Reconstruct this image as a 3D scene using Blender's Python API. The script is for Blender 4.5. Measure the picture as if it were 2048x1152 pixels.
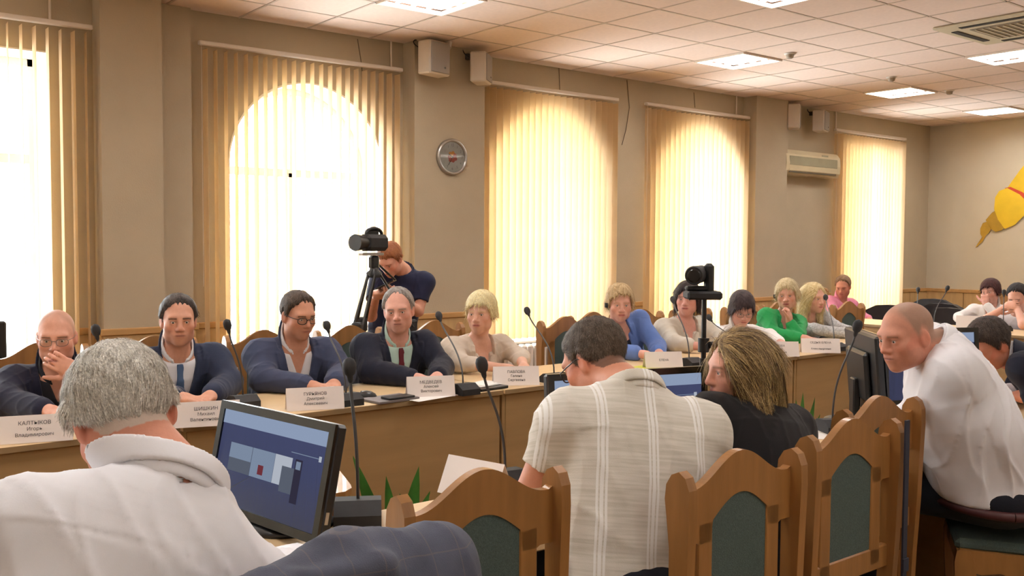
import bpy, math, random
import numpy as np
from mathutils import Vector, Matrix, Euler
random.seed(7); np.random.seed(7)
for o in list(bpy.data.objects): bpy.data.objects.remove(o, do_unlink=True)
SC = bpy.context.scene; COL = SC.collection
# ------------------------------------------------------------------ camera
FPX = 1900.0; YAW, PITCH, ROLL = 0.902, -0.0466, 0.0056
CAM = np.array([0.0, -7.48, 1.51])
def _axes():
    cy, sy = math.cos(YAW), math.sin(YAW); cp, sp = math.cos(PITCH), math.sin(PITCH)
    F = np.array([cy*cp, sy*cp, sp]); R = np.array([sy, -cy, 0.0]); U = np.cross(R, F)
    c, s = math.cos(ROLL), math.sin(ROLL)
    return c*R+s*U, -s*R+c*U, F
CR, CU, CF = _axes()
cam = bpy.data.cameras.new('camera'); camo = bpy.data.objects.new('camera', cam); COL.objects.link(camo)
cam.sensor_width = 36.0; cam.lens = FPX*36.0/2048.0; cam.clip_start = 0.05; cam.clip_end = 200
camo.matrix_world = Matrix(((CR[0], CU[0], -CF[0], CAM[0]), (CR[1], CU[1], -CF[1], CAM[1]), (CR[2], CU[2], -CF[2], CAM[2]), (0, 0, 0, 1)))
SC.camera = camo
# ------------------------------------------------------------------ light and exposure
SC.view_settings.view_transform = 'Standard'; SC.view_settings.look = 'None'
SC.view_settings.gamma = 1.0; SC.view_settings.use_curve_mapping = False
SC.view_settings.exposure = 0.0
SC.cycles.use_denoising = True
SC.cycles.max_bounces = 8; SC.cycles.diffuse_bounces = 5; SC.cycles.glossy_bounces = 3
SC.cycles.transmission_bounces = 5; SC.cycles.transparent_max_bounces = 8
SC.cycles.sample_clamp_indirect = 6.0; SC.cycles.caustics_reflective = False; SC.cycles.caustics_refractive = False
SKY_STRENGTH = 24.0; PANEL_STRENGTH = 28.0
W = bpy.data.worlds.new('overcast_sky'); SC.world = W; W.use_nodes = True
bgn = W.node_tree.nodes['Background']; bgn.inputs[0].default_value = (0.93, 0.97, 1.0, 1); bgn.inputs[1].default_value = SKY_STRENGTH
# pixel of the 2048x1152 photograph -> point on a plane of the room
def ray(x, y): return CF + CR*(x-1024)/FPX - CU*(y-576)/FPX
def at_z(x, y, z): d = ray(x, y); return CAM + d*(z-CAM[2])/d[2]
def at_y(x, y, Y): d = ray(x, y); return CAM + d*(Y-CAM[1])/d[1]
def at_x(x, y, X): d = ray(x, y); return CAM + d*(X-CAM[0])/d[0]
def at_d(x, y, t): return CAM + ray(x, y)*t
# ------------------------------------------------------------------ helpers
def tag(o, label=None, cat=None, group=None, kind=None):
    if label: o['label'] = label
    if cat: o['category'] = cat
    if group: o['group'] = group
    if kind: o['kind'] = kind
    return o
def empty(name, loc=(0, 0, 0), rz=0.0):
    o = bpy.data.objects.new(name, None); COL.objects.link(o); o.location = Vector(loc); o.rotation_euler = (0, 0, rz)
    o.empty_display_size = 0.1
    return o
class MB:
    def __init__(s): s.v = []; s.f = []; s.sm = []
    def add(s, vs, fs, smooth=False):
        n = len(s.v); s.v += [tuple(map(float, v)) for v in vs]
        s.f += [tuple(i+n for i in f) for f in fs]; s.sm += [smooth]*len(fs); return s
    def box(s, c, d, rz=0.0, bev=0.0, M=None):
        x, y, z = d[0]/2, d[1]/2, d[2]/2
        if bev <= 0:
            vs = [(-x,-y,-z),(x,-y,-z),(x,y,-z),(-x,y,-z),(-x,-y,z),(x,-y,z),(x,y,z),(-x,y,z)]
            fs = [(0,3,2,1),(4,5,6,7),(0,1,5,4),(1,2,6,5),(2,3,7,6),(3,0,4,7)]
        else:
            b = min(bev, x*.95, y*.95, z*.95); vs = []; fs = []
            ids = {}
            for sx in (-1,1):
                for sy in (-1,1):
                    for sz in (-1,1):
                        for k in range(3):
                            p = [sx*(x-b), sy*(y-b), sz*(z-b)]; p[k] = (sx*x, sy*y, sz*z)[k]
                            ids[(sx,sy,sz,k)] = len(vs); vs.append(tuple(p))
            def q(*k): fs.append(tuple(ids[a] for a in k))
            for k in range(3):
                a, bb = [(1,2),(0,2),(0,1)][k]
                for sg in (-1,1):
                    ring = []
                    for (u, w) in ((-1,-1),(1,-1),(1,1),(-1,1)):
                        t = [0,0,0]; t[k] = sg; t[a] = u; t[bb] = w; ring.append((t[0],t[1],t[2],k))
                    if (sg > 0) == (k == 1): ring.reverse()
                    q(*ring)
            for k in range(3):
                a, bb = [(1,2),(0,2),(0,1)][k]
                for u in (-1,1):
                    for w in (-1,1):
                        t0 = [0,0,0]; t0[k] = -1; t0[a] = u; t0[bb] = w; t1 = list(t0); t1[k] = 1
                        r = [(*t0, a), (*t1, a), (*t1, bb), (*t0, bb)]
                        q(*r)
            for sx in (-1,1):
                for sy in (-1,1):
                    for sz in (-1,1): q((sx,sy,sz,0),(sx,sy,sz,1),(sx,sy,sz,2))
        if M is None: M = Matrix.Translation(Vector(c)) @ Matrix.Rotation(rz, 4, 'Z')
        else: M = Matrix.Translation(Vector(c)) @ M.to_4x4()
        return s.add([M @ Vector(p) for p in vs], fs)
    def tube(s, pts, r, n=8, caps=True, smooth=True):
        pts = [np.array(p, float) for p in pts]; rs = r if hasattr(r, '__len__') else [r]*len(pts)
        vs = []; fs = []; prev = None
        for i, p in enumerate(pts):
            t = pts[min(i+1, len(pts)-1)]-pts[max(i-1, 0)]; t /= np.linalg.norm(t)+1e-12
            if prev is None:
                a = np.array([0,0,1.]) if abs(t[2]) < .9 else np.array([1.,0,0]); u = np.cross(t, a)
            else: u = prev - t*(prev@t)
            u /= np.linalg.norm(u)+1e-12; prev = u; w = np.cross(t, u)
            for k in range(n):
                an = 2*math.pi*k/n; vs.append(p+rs[i]*(math.cos(an)*u+math.sin(an)*w))
        for i in range(len(pts)-1):
            for k in range(n): fs.append((i*n+k, i*n+(k+1) % n, (i+1)*n+(k+1) % n, (i+1)*n+k))
        s.add(vs, fs, smooth)
        if caps:
            s.add(vs[:n], [tuple(range(n))[::-1]]); s.add(vs[-n:], [tuple(range(n))])
        return s
    def lathe(s, prof, c=(0,0,0), n=24, M=None, smooth=True):
        vs = []; fs = []
        for (r, z) in prof:
            for k in range(n): an = 2*math.pi*k/n; vs.append((r*math.cos(an), r*math.sin(an), z))
        m = len(prof)
        for i in range(m-1):
            for k in range(n): fs.append((i*n+k, i*n+(k+1) % n, (i+1)*n+(k+1) % n, (i+1)*n+k))
        T = Matrix.Translation(Vector(c)) @ (M.to_4x4() if M is not None else Matrix.Identity(4))
        vs = [T @ Vector(v) for v in vs]; s.add(vs, fs, smooth)
        if prof[0][0] > 1e-5: s.add(vs[:n], [tuple(range(n))[::-1]])
        if prof[-1][0] > 1e-5: s.add(vs[-n:], [tuple(range(n))])
        return s
    def prism(s, poly, h, M=None, smooth=False):
        """poly in local xy, extruded along local z from 0 to h"""
        n = len(poly); T = M if M is not None else Matrix.Identity(4)
        vs = [T @ Vector((p[0], p[1], 0)) for p in poly]+[T @ Vector((p[0], p[1], h)) for p in poly]
        s.add(vs, [tuple(range(n))[::-1], tuple(range(n, 2*n))])
        s.add(vs, [(i, (i+1) % n, (i+1) % n+n, i+n) for i in range(n)], smooth); return s
    def build(s, name, m, parent=None, loc=None, rz=None, rot=None):
        me = bpy.data.meshes.new(name); me.from_pydata(s.v, [], s.f); me.validate(); me.update()
        if len(s.sm) == len(me.polygons): me.polygons.foreach_set('use_smooth', s.sm)
        o = bpy.data.objects.new(name, me); COL.objects.link(o)
        if m: me.materials.append(m)
        if parent: o.parent = parent
        if loc is not None: o.location = Vector(loc)
        if rz is not None: o.rotation_euler = (0, 0, rz)
        if rot is not None: o.rotation_euler = rot
        return o
def inst(o, name, parent=None, loc=None, rot=None):
    c = o.copy(); c.name = name; COL.objects.link(c); c.parent = parent
    if loc is not None: c.location = Vector(loc)
    if rot is not None: c.rotation_euler = rot
    return c
def copy_tree(o, parent=None):
    c = o.copy(); COL.objects.link(c); c.parent = parent
    for ch in list(o.children): copy_tree(ch, c)
    return c
def text_mesh(name, fo, m, parent):
    tmp = bpy.data.objects.new(name, fo); COL.objects.link(tmp); bpy.context.view_layer.update()
    me = bpy.data.meshes.new_from_object(tmp.evaluated_get(bpy.context.evaluated_depsgraph_get())); bpy.data.objects.remove(tmp, do_unlink=True)
    me.materials.clear(); me.materials.append(m); o = bpy.data.objects.new(name, me); COL.objects.link(o); o.parent = parent; return o
def bez(p0, p1, p2, p3, n=12):
    p0, p1, p2, p3 = [np.array(p, float) for p in (p0, p1, p2, p3)]
    return [(1-t)**3*p0+3*(1-t)**2*t*p1+3*(1-t)*t*t*p2+t**3*p3 for t in np.linspace(0, 1, n)]
# ------------------------------------------------------------------ materials
def srgb(r, g, b):
    f = lambda c: ((c/255+.055)/1.055)**2.4 if c > 10.3 else c/255/12.92
    return (f(r), f(g), f(b), 1)
MATS = {}
def mat(name, col, rough=.6, metal=0.0, var=.06, nscale=8.0, stretch=(1,1,1), bump=0.0, bscale=60.0, bstretch=None, spec=.5, attr=None, sheen=0.0, trans=0.0, emit=None, coat=0.0, dark=None, detail=4.0):
    m = bpy.data.materials.new(name); m.use_nodes = True; nt = m.node_tree; N = nt.nodes; L = nt.links
    b = N['Principled BSDF']; MATS[name] = m
    b.inputs['Roughness'].default_value = rough; b.inputs['Metallic'].default_value = metal
    b.inputs['Specular IOR Level'].default_value = spec
    if sheen: b.inputs['Sheen Weight'].default_value = sheen
    if coat: b.inputs['Coat Weight'].default_value = coat
    tc = N.new('ShaderNodeTexCoord'); mp = N.new('ShaderNodeMapping'); L.new(tc.outputs['Object'], mp.inputs[0]); mp.inputs['Scale'].default_value = stretch
    nz = N.new('ShaderNodeTexNoise'); L.new(mp.outputs[0], nz.inputs['Vector']); nz.inputs['Scale'].default_value = nscale; nz.inputs['Detail'].default_value = detail
    if attr:
        at = N.new('ShaderNodeAttribute'); at.attribute_name = attr; base = at.outputs['Color']
        mx = N.new('ShaderNodeMix'); mx.data_type = 'RGBA'; mx.blend_type = 'MULTIPLY'; mx.inputs[0].default_value = 1.0
        cr = N.new('ShaderNodeValToRGB'); cr.color_ramp.elements[0].color = (1-2*var,)*3+(1,); cr.color_ramp.elements[1].color = (1+2*var,)*3+(1,)
        cr.color_ramp.elements[0].position = .25; cr.color_ramp.elements[1].position = .75
        L.new(nz.outputs['Fac'], cr.inputs[0]); L.new(base, mx.inputs[6]); L.new(cr.outputs[0], mx.inputs[7]); out = mx.outputs[2]
    else:
        cr = N.new('ShaderNodeValToRGB'); e = cr.color_ramp.elements
        c0 = dark if dark else tuple(c*(1-2*var) for c in col[:3])+(1,)
        e[0].color = c0; e[1].color = tuple(min(1, c*(1+2*var)) for c in col[:3])+(1,); e[0].position = .28; e[1].position = .72
        L.new(nz.outputs['Fac'], cr.inputs[0]); out = cr.outputs[0]
    L.new(out, b.inputs['Base Color'])
    if emit: L.new(out, b.inputs['Emission Color']); b.inputs['Emission Strength'].default_value = emit
    if bump:
        n2 = N.new('ShaderNodeTexNoise'); n2.inputs['Scale'].default_value = bscale; n2.inputs['Detail'].default_value = 3
        mp2 = N.new('ShaderNodeMapping'); mp2.inputs['Scale'].default_value = bstretch or (1,1,1); L.new(tc.outputs['Object'], mp2.inputs[0]); L.new(mp2.outputs[0], n2.inputs['Vector'])
        bp = N.new('ShaderNodeBump'); bp.inputs['Strength'].default_value = bump; bp.inputs['Distance'].default_value = .01
        L.new(n2.outputs['Fac'], bp.inputs['Height']); L.new(bp.outputs[0], b.inputs['Normal'])
    if trans:
        tr = N.new('ShaderNodeBsdfTranslucent'); L.new(out, tr.inputs['Color']); ms = N.new('ShaderNodeMixShader'); ms.inputs[0].default_value = trans
        L.new(b.outputs[0], ms.inputs[1]); L.new(tr.outputs[0], ms.inputs[2]); L.new(ms.outputs[0], N['Material Output'].inputs['Surface'])
    return m
def emission(name, col, strength):
    m = bpy.data.materials.new(name); m.use_nodes = True; nt = m.node_tree
    nt.nodes.remove(nt.nodes['Principled BSDF']); e = nt.nodes.new('ShaderNodeEmission'); e.inputs[0].default_value = col; e.inputs[1].default_value = strength
    nt.links.new(e.outputs[0], nt.nodes['Material Output'].inputs['Surface']); MATS[name] = m; return m
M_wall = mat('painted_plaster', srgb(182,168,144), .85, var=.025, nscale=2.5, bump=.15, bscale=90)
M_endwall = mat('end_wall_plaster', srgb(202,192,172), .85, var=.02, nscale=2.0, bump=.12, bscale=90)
M_reveal = mat('white_plaster', srgb(225,218,208), .8, var=.02)
M_ceil = mat('ceiling_tile', srgb(228,209,197), .9, var=.02, nscale=30, bump=.12, bscale=160)
M_grid = mat('ceiling_grid_metal', srgb(196,180,166), .5, var=.02)
M_gridw = mat('ceiling_grid_white', srgb(238,228,218), .45, var=.02)
M_floor = mat('parquet_floor', srgb(120,88,58), .45, var=.12, nscale=3, stretch=(1,8,1))
M_wains = mat('wainscot_wood', srgb(192,160,112), .5, var=.06, nscale=3, stretch=(6,6,.6))
M_wainst = mat('wainscot_rail_wood', srgb(188,146,92), .45, var=.06, nscale=3, stretch=(.6,6,6))
M_blind = mat('blind_fabric', srgb(240,222,190), .8, var=.02, nscale=3, trans=.6, bump=.1, bscale=200)
M_rail = mat('white_plastic', srgb(225,215,203), .45, var=.015)
M_white = mat('white_enamel', srgb(214,208,200), .4, var=.02)
M_frame = mat('window_frame_paint', srgb(232,226,218), .5, var=.02)
M_spkside = mat('speaker_cabinet', srgb(212,202,190), .5, var=.02)
M_grille = mat('speaker_grille', srgb(158,152,146), .6, var=.04, nscale=300)
M_black = mat('black_plastic', srgb(24,23,24), .35, var=.1, nscale=20)
M_blackm = mat('black_matte', srgb(34,33,35), .7, var=.1, nscale=30)
M_grey = mat('dark_grey_metal', srgb(62,60,60), .4, var=.06)
M_chrome = mat('brushed_metal', srgb(180,178,175), .3, metal=.9, var=.03)
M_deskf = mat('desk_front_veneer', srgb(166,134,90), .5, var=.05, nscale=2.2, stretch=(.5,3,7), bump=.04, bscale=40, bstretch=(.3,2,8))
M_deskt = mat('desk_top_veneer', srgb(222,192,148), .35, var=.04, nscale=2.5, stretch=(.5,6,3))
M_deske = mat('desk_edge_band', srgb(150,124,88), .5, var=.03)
M_chair = mat('varnished_chair_wood', srgb(152,106,58), .38, var=.10, nscale=4, stretch=(5,5,.8), bump=.05, bscale=30, bstretch=(5,5,.7), coat=.15)
M_cush = mat('green_grey_upholstery', srgb(74,88,84), .9, var=.12, nscale=260, bump=.35, bscale=420)
M_paper = mat('white_paper', srgb(238,234,230), .7, var=.01)
M_card = mat('card_stock', srgb(240,230,224), .65, var=.01)
M_ink = mat('black_ink', srgb(58,54,54), .7, var=.02)
M_leaf = mat('leaf_green', srgb(66,120,52), .4, var=.18, nscale=12, trans=.15)
M_pot = mat('terracotta_pot', srgb(150,92,62), .7, var=.08)
M_glass = None
# ================================================================== ROOM SHELL
XMIN, XEND, YMIN, H = -3.2, 14.0, -10.4, 3.32
def struct(o, label=None): return tag(o, label, None, None, 'structure')
WT = 0.5
PIL = 0.20
# window openings (x0, x1, sill, top/spring, arched)
WINS = [(-2.35, -0.9, .5, 2.87, False), (0.2, 1.65, .5, 2.87, False), (2.98, 4.42, .5, 2.15, True), (5.62, 7.08, .5, 2.15, True), (7.92, 9.38, .5, 2.15, True), (11.62, 13.0, .5, 2.87, False)]  # first opening is an unseen window, added to let in more daylight
def arch_pts(x0, x1, z, n=20):
    c = (x0+x1)/2; r = (x1-x0)/2
    return [(c-r*math.cos(math.pi*k/n), z+r*math.sin(math.pi*k/n)) for k in range(n+1)]
wl = MB()
edges = [XMIN]+[e for w in WINS for e in w[:2]]+[XEND]
def quadY(mb, pts, y): mb.add([(p[0], y, p[1]) for p in pts], [tuple(range(len(pts)))])
for i in range(0, len(edges), 2):
    a, b = edges[i], edges[i+1]; wl.box(((a+b)/2, WT/2, H/2+.1), (b-a, WT, H+.2))
wr = MB()
for (a, b, zs, zt, ar) in WINS:
    wl.box(((a+b)/2, WT/2, zs/2), (b-a, WT, zs))
    if not ar: wl.box(((a+b)/2, WT/2, (zt+H+.2)/2), (b-a, WT, H+.2-zt))
    else:
        ap = arch_pts(a, b, zt)
        for k in range(len(ap)-1):
            (xa, za), (xb, zb) = ap[k], ap[k+1]
            wl.add([(xa,0,za),(xb,0,zb),(xb,0,H+.2),(xa,0,H+.2),(xa,WT,za),(xb,WT,zb),(xb,WT,H+.2),(xa,WT,H+.2)],
                   [(0,1,2,3),(5,4,7,6),(4,5,1,0)])
wall_left = struct(wl.build('wall_left', M_wall), 'grey beige plaster wall with tall windows')
# stepped pilasters
pil = [(at_y(203,300,-PIL)[0], at_y(326,300,-PIL)[0], PIL), (at_y(326,300,-.08)[0]-.05, at_y(384,300,-.08)[0], .08), (at_y(829,300,-PIL)[0], at_y(969,300,-PIL)[0], PIL), (at_y(1512,300,-PIL)[0], at_y(1575,300,-PIL)[0], PIL), (-.6, -.1, PIL)]
for (a, b, d) in pil:
    struct(MB().box(((a+b)/2, -d/2, H/2), (b-a, d, H)).build('pilaster', M_wall, wall_left))
def piers():
    out = []; e = edges
    for i in range(0, len(e), 2): out.append((e[i], e[i+1]))
    return out
struct(MB().box((XEND+.1, YMIN/2, H/2+.1), (.2, -YMIN+1.0, H+.2)).build('wall_back', M_endwall), 'pale beige plaster end wall')
struct(MB().box(((XMIN+XEND)/2, YMIN-.1, H/2+.1), (XEND-XMIN+.4, .2, H+.2)).build('wall_right', M_endwall), 'plain plaster wall opposite the windows')
struct(MB().box((XMIN-.1, YMIN/2, H/2+.1), (.2, -YMIN+1.0, H+.2)).build('wall_front', M_endwall), 'plain plaster wall at the near end')
struct(MB().box(((XMIN+XEND)/2, YMIN/2+.25, -.05), (XEND-XMIN+.4, -YMIN+1.0, .1)).build('floor', M_floor), 'dark wooden floor')
# ceiling: slab, grid bars, tiles
ceil = struct(MB().box(((XMIN+XEND)/2, YMIN/2+.25, H+.12), (XEND-XMIN+.4, -YMIN+1.0, .1)).build('ceiling', M_ceil), 'suspended ceiling of square mineral tiles')
GX0, GY0, T = .08, .05, .6
gx = [GX0+T*i for i in range(-5, 24) if XMIN < GX0+T*i < XEND]; gy = [GY0-T*j for j in range(0, 18) if YMIN < GY0-T*j]
gy[0] = 0.0
LIGHTS = [(3.68,-1.15),(7.28,-1.15),(10.28,-1.15),(12.68,-1.15),(.08,-1.15),(5.48,-2.95),(9.08,-2.95),(12.68,-2.95),(1.88,-2.95),(-1.72,-2.95),(3.68,-4.75),(7.28,-4.75),(10.88,-4.75),(.08,-4.75),(5.48,-7.15),(9.08,-7.15),(1.88,-7.15),(-1.72,-7.15),(12.68,-7.15),(3.68,-8.95),(7.28,-8.95),(10.88,-8.95),(.08,-8.95)]
CASS = (7.68, 8.58, -4.30, -3.40)
def is_light(x, y): return any(abs(x-a) < .05 and abs(y-b) < .05 for a, b in LIGHTS)
tile = None; rest = MB()
def in_cass(xa, xb, ya, yb): return xa < CASS[1]-.02 and xb > CASS[0]+.02 and ya < CASS[3]-.02 and yb > CASS[2]+.02
xs_ = [XMIN]+gx+[XEND]; ys_ = gy+[YMIN]
for i in range(len(xs_)-1):
    for j in range(len(ys_)-1):
        xa, xb, yb, ya = xs_[i], xs_[i+1], ys_[j], ys_[j+1]
        if is_light(xa, yb): continue
        c = ((xa+xb)/2, (ya+yb)/2, H+.010); d = (xb-xa-.022, yb-ya-.022, .016)
        if xb > 2.4 and yb > -4.9:
            if abs(d[0]-.578) < 1e-3 and abs(d[1]-.578) < 1e-3:
                if tile is None: tile = MB().box((0,0,0), d, bev=.004).build('ceiling_tile', M_ceil, ceil, loc=c); t0 = tile
                else: inst(t0, 'ceiling_tile', ceil, c)
            else: MB().box((0,0,0), d, bev=.004).build('ceiling_tile', M_ceil, ceil, loc=c)
        else: rest.box(c, d)
rest.build('ceiling_tile_field', M_ceil, ceil)['kind'] = 'stuff'
def bar(a, b, w, m=None): MB().box(((a[0]+b[0])/2, (a[1]+b[1])/2, H+.006), (abs(b[0]-a[0])+w, abs(b[1]-a[1])+w, .012)).build('grid_bar', m or M_grid, ceil)
for x in gx:
    bar((x, 0), (x, YMIN), .018)
for y in gy[1:]:
    bar((XMIN, y), (XEND, y), .018)
# recessed panel lights with louvre cells
M_lamp = emission('fluorescent_diffuser', (1.0, .97, .93, 1), PANEL_STRENGTH)
lp = [('bright square ceiling panel light nearest the second window, cut by the top edge','ceiling panel lights'),('bright square ceiling panel light above the third window blind','x'),('bright square ceiling panel light above the wall air conditioner','x'),('bright square ceiling panel light at the far end by the end wall corner','x')]
LL = {(3.68,-1.15):'square louvred ceiling light nearest the wall clock, cut by the top edge of the picture',(7.28,-1.15):'square ceiling light above the blinds right of the clock, a detector beside it',(10.28,-1.15):'square ceiling light above the wall air conditioner and its two loudspeakers',(12.68,-1.15):'farthest square ceiling light, near the top of the end wall',(5.48,-2.95):'large square ceiling light cut by the top edge, left of the ceiling cassette',(9.08,-2.95):'square ceiling light just below the ceiling cassette at the right edge'}
for (x, y) in LIGHTS:
    t = empty('ceiling_light', (x+.3, y-.3, H))
    fr = MB()
    for s in (-1, 1): fr.box((s*.29, 0, .0), (.02, .6, .03)); fr.box((0, s*.29, .0), (.56, .02, .03))
    fr.build('frame', M_gridw, t)
    MB().box((0,0,.035), (.56,.56,.01)).build('diffuser', M_lamp, t)
    lv = MB()
    for k in (-1,0,1): lv.box((k*.14,0,.012), (.004,.56,.02)); lv.box((0,k*.14,.012), (.56,.004,.02))
    lv.build('louvre', M_gridw, t)
    tag(t, LL.get((x, y), 'square ceiling light beyond the picture frame'), 'ceiling light', 'square recessed ceiling lights')
# cassette air conditioner
cx, cy = (CASS[0]+CASS[1])/2, (CASS[2]+CASS[3])/2
t = tag(empty('ceiling_cassette', (cx, cy, H)), 'square ceiling air conditioner cassette with dark air slots', 'air conditioner')
M_cass = mat('cassette_plastic', srgb(196,186,160), .5, var=.02); M_slot = mat('dark_slot', srgb(38,32,26), .8)
MB().box((0,0,-.012), (.94,.94,.024), bev=.01).build('panel', M_cass, t)
for k in range(4):
    a = k*math.pi/2; MB().box((0,0,0), (.56,.055,.006)).build('air_slot', M_slot, t, loc=(.375*math.sin(a), -.375*math.cos(a), -.026), rz=a)
gr = MB().box((0,0,-.024), (.52,.52,.012), bev=.004).build('intake_grille', mat('cassette_grille', srgb(128,116,96), .7, var=.05), t)
for k in range(9): MB().box((0, -.22+.055*k, -.032), (.48,.012,.006)).build('grille_bar', M_cass, gr)
# smoke detectors
for (px, py, lab) in [(1580,107,'round white smoke detector right of the ceiling light above the blinds'),(1783,154,'small round smoke detector between the two rows of ceiling lights'),(1899,181,'round smoke detector right of the light above the air conditioner')]:
    p = at_z(px, py, H)
    t = tag(empty('smoke_detector', (p[0], p[1], H)), lab, 'smoke detector', 'ceiling smoke detectors')
    MB().lathe([(.001,-.012),(.052,-.012),(.055,0)], n=20).build('base', M_white, t)
    MB().lathe([(.001,-.05),(.022,-.048),(.034,-.038),(.036,-.02),(.04,-.012)], n=20).build('sensor_dome', mat('detector_plastic', srgb(150,138,122), .5), t)
# wainscot panels on the piers and the end wall
blx = [(-2.5,-.7),(.05,1.93),(2.71,4.56),(5.45,7.27),(7.69,9.51),(11.34,13.12)]
k = 0
wtrim = struct(empty('trim_1', (0,0,0)), 'light wood wainscot along the window wall')
for (a, b) in piers():
    n = max(1, round((b-a)/.55))
    for i in range(n):
        xa, xb = a+(b-a)*i/n, a+(b-a)*(i+1)/n
        MB().box(((xa+xb)/2, -.012, .42), (xb-xa-.008, .024, .80), bev=.004).build('wainscot_panel', M_wains, wtrim)
    MB().box(((a+b)/2, -.02, .845), (b-a, .04, .05), bev=.006).build('wainscot_rail', M_wainst, wtrim)
for (a, b, d) in pil:
    MB().box(((a+b)/2, -d-.012, .42), (b-a+.02, .024, .80), bev=.004).build('wainscot_panel', M_wains, wtrim)
    MB().box(((a+b)/2, -d-.02, .845), (b-a+.06, .04, .05), bev=.006).build('wainscot_rail', M_wainst, wtrim)
    if d > .1:
        MB().box((a-.012, -d/2, .42), (.024, d, .80)).build('wainscot_panel', M_wains, wtrim)
wend = struct(empty('trim_2', (0,0,0)), 'light wood wainscot along the end wall')
for i in range(18):
    ya = -.02-.57*i
    MB().box((XEND-.012, ya-.285, .42), (.024, .562, .80), bev=.004).build('wainscot_panel', M_wains, wend)
MB().box((XEND-.02, YMIN/2, .845), (.04, -YMIN, .05), bev=.006).build('wainscot_rail', M_wainst, wend)
# windows: deep reveal, frame, muntins, panes
def glassmat():
    m = bpy.data.materials.new('window_glass'); m.use_nodes = True; nt = m.node_tree; N = nt.nodes
    N.remove(N['Principled BSDF']); tr = N.new('ShaderNodeBsdfTransparent'); tr.inputs[0].default_value = (.93,.95,.95,1); gl = N.new('ShaderNodeBsdfGlossy'); gl.inputs['Roughness'].default_value = .02
    mx = N.new('ShaderNodeMixShader'); mx.inputs[0].default_value = .06
    nt.links.new(tr.outputs[0], mx.inputs[1]); nt.links.new(gl.outputs[0], mx.inputs[2]); nt.links.new(mx.outputs[0], N['Material Output'].inputs['Surface']); return m
M_glass = glassmat()
for wi, (a, b, zs, zt, ar) in enumerate(WINS):
    ztop = zt if not ar else zt+(b-a)/2
    w = struct(empty('window_%d' % wi, ((a+b)/2, .38, zs)), ('tall arched window' if ar else 'tall square-topped window'))
    hw = (b-a)/2; c0 = zs
    # plaster lining of the reveal
    lin = MB(); th = .012
    if ar:
        ring = [(a, zs)]+arch_pts(a, b, zt)+[(b, zs)]
    else: ring = [(a, zs), (a, zt), (b, zt), (b, zs)]
    cxm, czm = (a+b)/2, zs+1
    for i in range(len(ring)-1):
        (xa, za), (xb, zb) = ring[i], ring[i+1]
        def inn(x, z): return (x+math.copysign(th, cxm-x) if abs(x-cxm) > .02 else x, z-th if z > zt-.01 else z)
        (xc, zc), (xd, zd) = inn(xa, za), inn(xb, zb)
        lin.add([(xa-cxm,-.385,za-c0),(xb-cxm,-.385,zb-c0),(xd-cxm,-.385,zd-c0),(xc-cxm,-.385,zc-c0),(xa-cxm,.1,za-c0),(xb-cxm,.1,zb-c0),(xd-cxm,.1,zd-c0),(xc-cxm,.1,zc-c0)],
                [(0,1,2,3),(3,2,6,7),(0,4,5,1)])
    lin.build('window_reveal', M_reveal, w)
    MB().box((0,-.22,.012), (b-a,.36,.024), bev=.004).build('window_sill', M_frame, w)
    # frame
    fr = MB(); st = .065
    fr.box((-hw+st/2,0,(zt-zs)/2), (st,.07,zt-zs)); fr.box((hw-st/2,0,(zt-zs)/2), (st,.07,zt-zs)); fr.box((0,0,st/2+.02), (2*hw,.07,st))
    if ar:
        ap = arch_pts(-hw, hw, zt-zs); ap2 = arch_pts(-hw+st, hw-st, zt-zs)
        for i in range(len(ap)-1):
            q = [ap[i], ap[i+1], ap2[i+1], ap2[i]]
            fr.add([(x,-.035,z) for x, z in q]+[(x,.035,z) for x, z in q], [(0,1,2,3),(7,6,5,4),(3,2,6,7),(1,0,4,5)])
    else: fr.box((0,0,zt-zs-st/2), (2*hw,.07,st))
    fr.build('window_frame', M_frame, w)
    tz = 1.62
    MB().box((0,0,tz), (2*hw-.1,.06,.07)).build('transom', M_frame, w)
    MB().box((0,0,tz/2), (.06,.06,tz)).build('mullion', M_frame, w)
    if not ar: MB().box((0,0,(tz+zt-zs)/2), (.06,.06,zt-zs-tz)).build('mullion', M_frame, w)
    else: MB().box((0,0,(tz+ztop-zs)/2), (.04,.05,ztop-zs-tz-.06)).build('mullion', M_frame, w)
    for s in (-1, 1):
        MB().box((s*hw/2,.0,tz/2), (hw-.08,.006,tz-.1)).build('pane', M_glass, w)
        if not ar: MB().box((s*hw/2,.0,(tz+zt-zs)/2), (hw-.08,.006,zt-zs-tz-.1)).build('pane', M_glass, w)
        else:
            pts = [(s*.03, tz+.03)]+[(s*(hw-.06)*math.cos(t_), zt-zs+(hw-.06)*math.sin(t_)) for t_ in np.linspace(0, math.pi/2-.04, 9)]
            if s < 0: pts = pts[::-1]
            pts.insert(1 if s > 0 else len(pts)-1, (s*(hw-.06), tz+.03))
            MB().prism(pts, .006, Matrix.Rotation(math.pi/2, 4, 'X')).build('pane', M_glass, w)
    pl = bpy.data.lights.new('window_portal', 'AREA'); pl.shape = 'RECTANGLE'; pl.size = b-a; pl.size_y = ztop-zs; pl.cycles.is_portal = True
    po = bpy.data.objects.new('window_portal', pl); COL.objects.link(po); po.location = ((a+b)/2, .46, (zs+ztop)/2); po.rotation_euler = (math.radians(-90), 0, 0)
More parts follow.
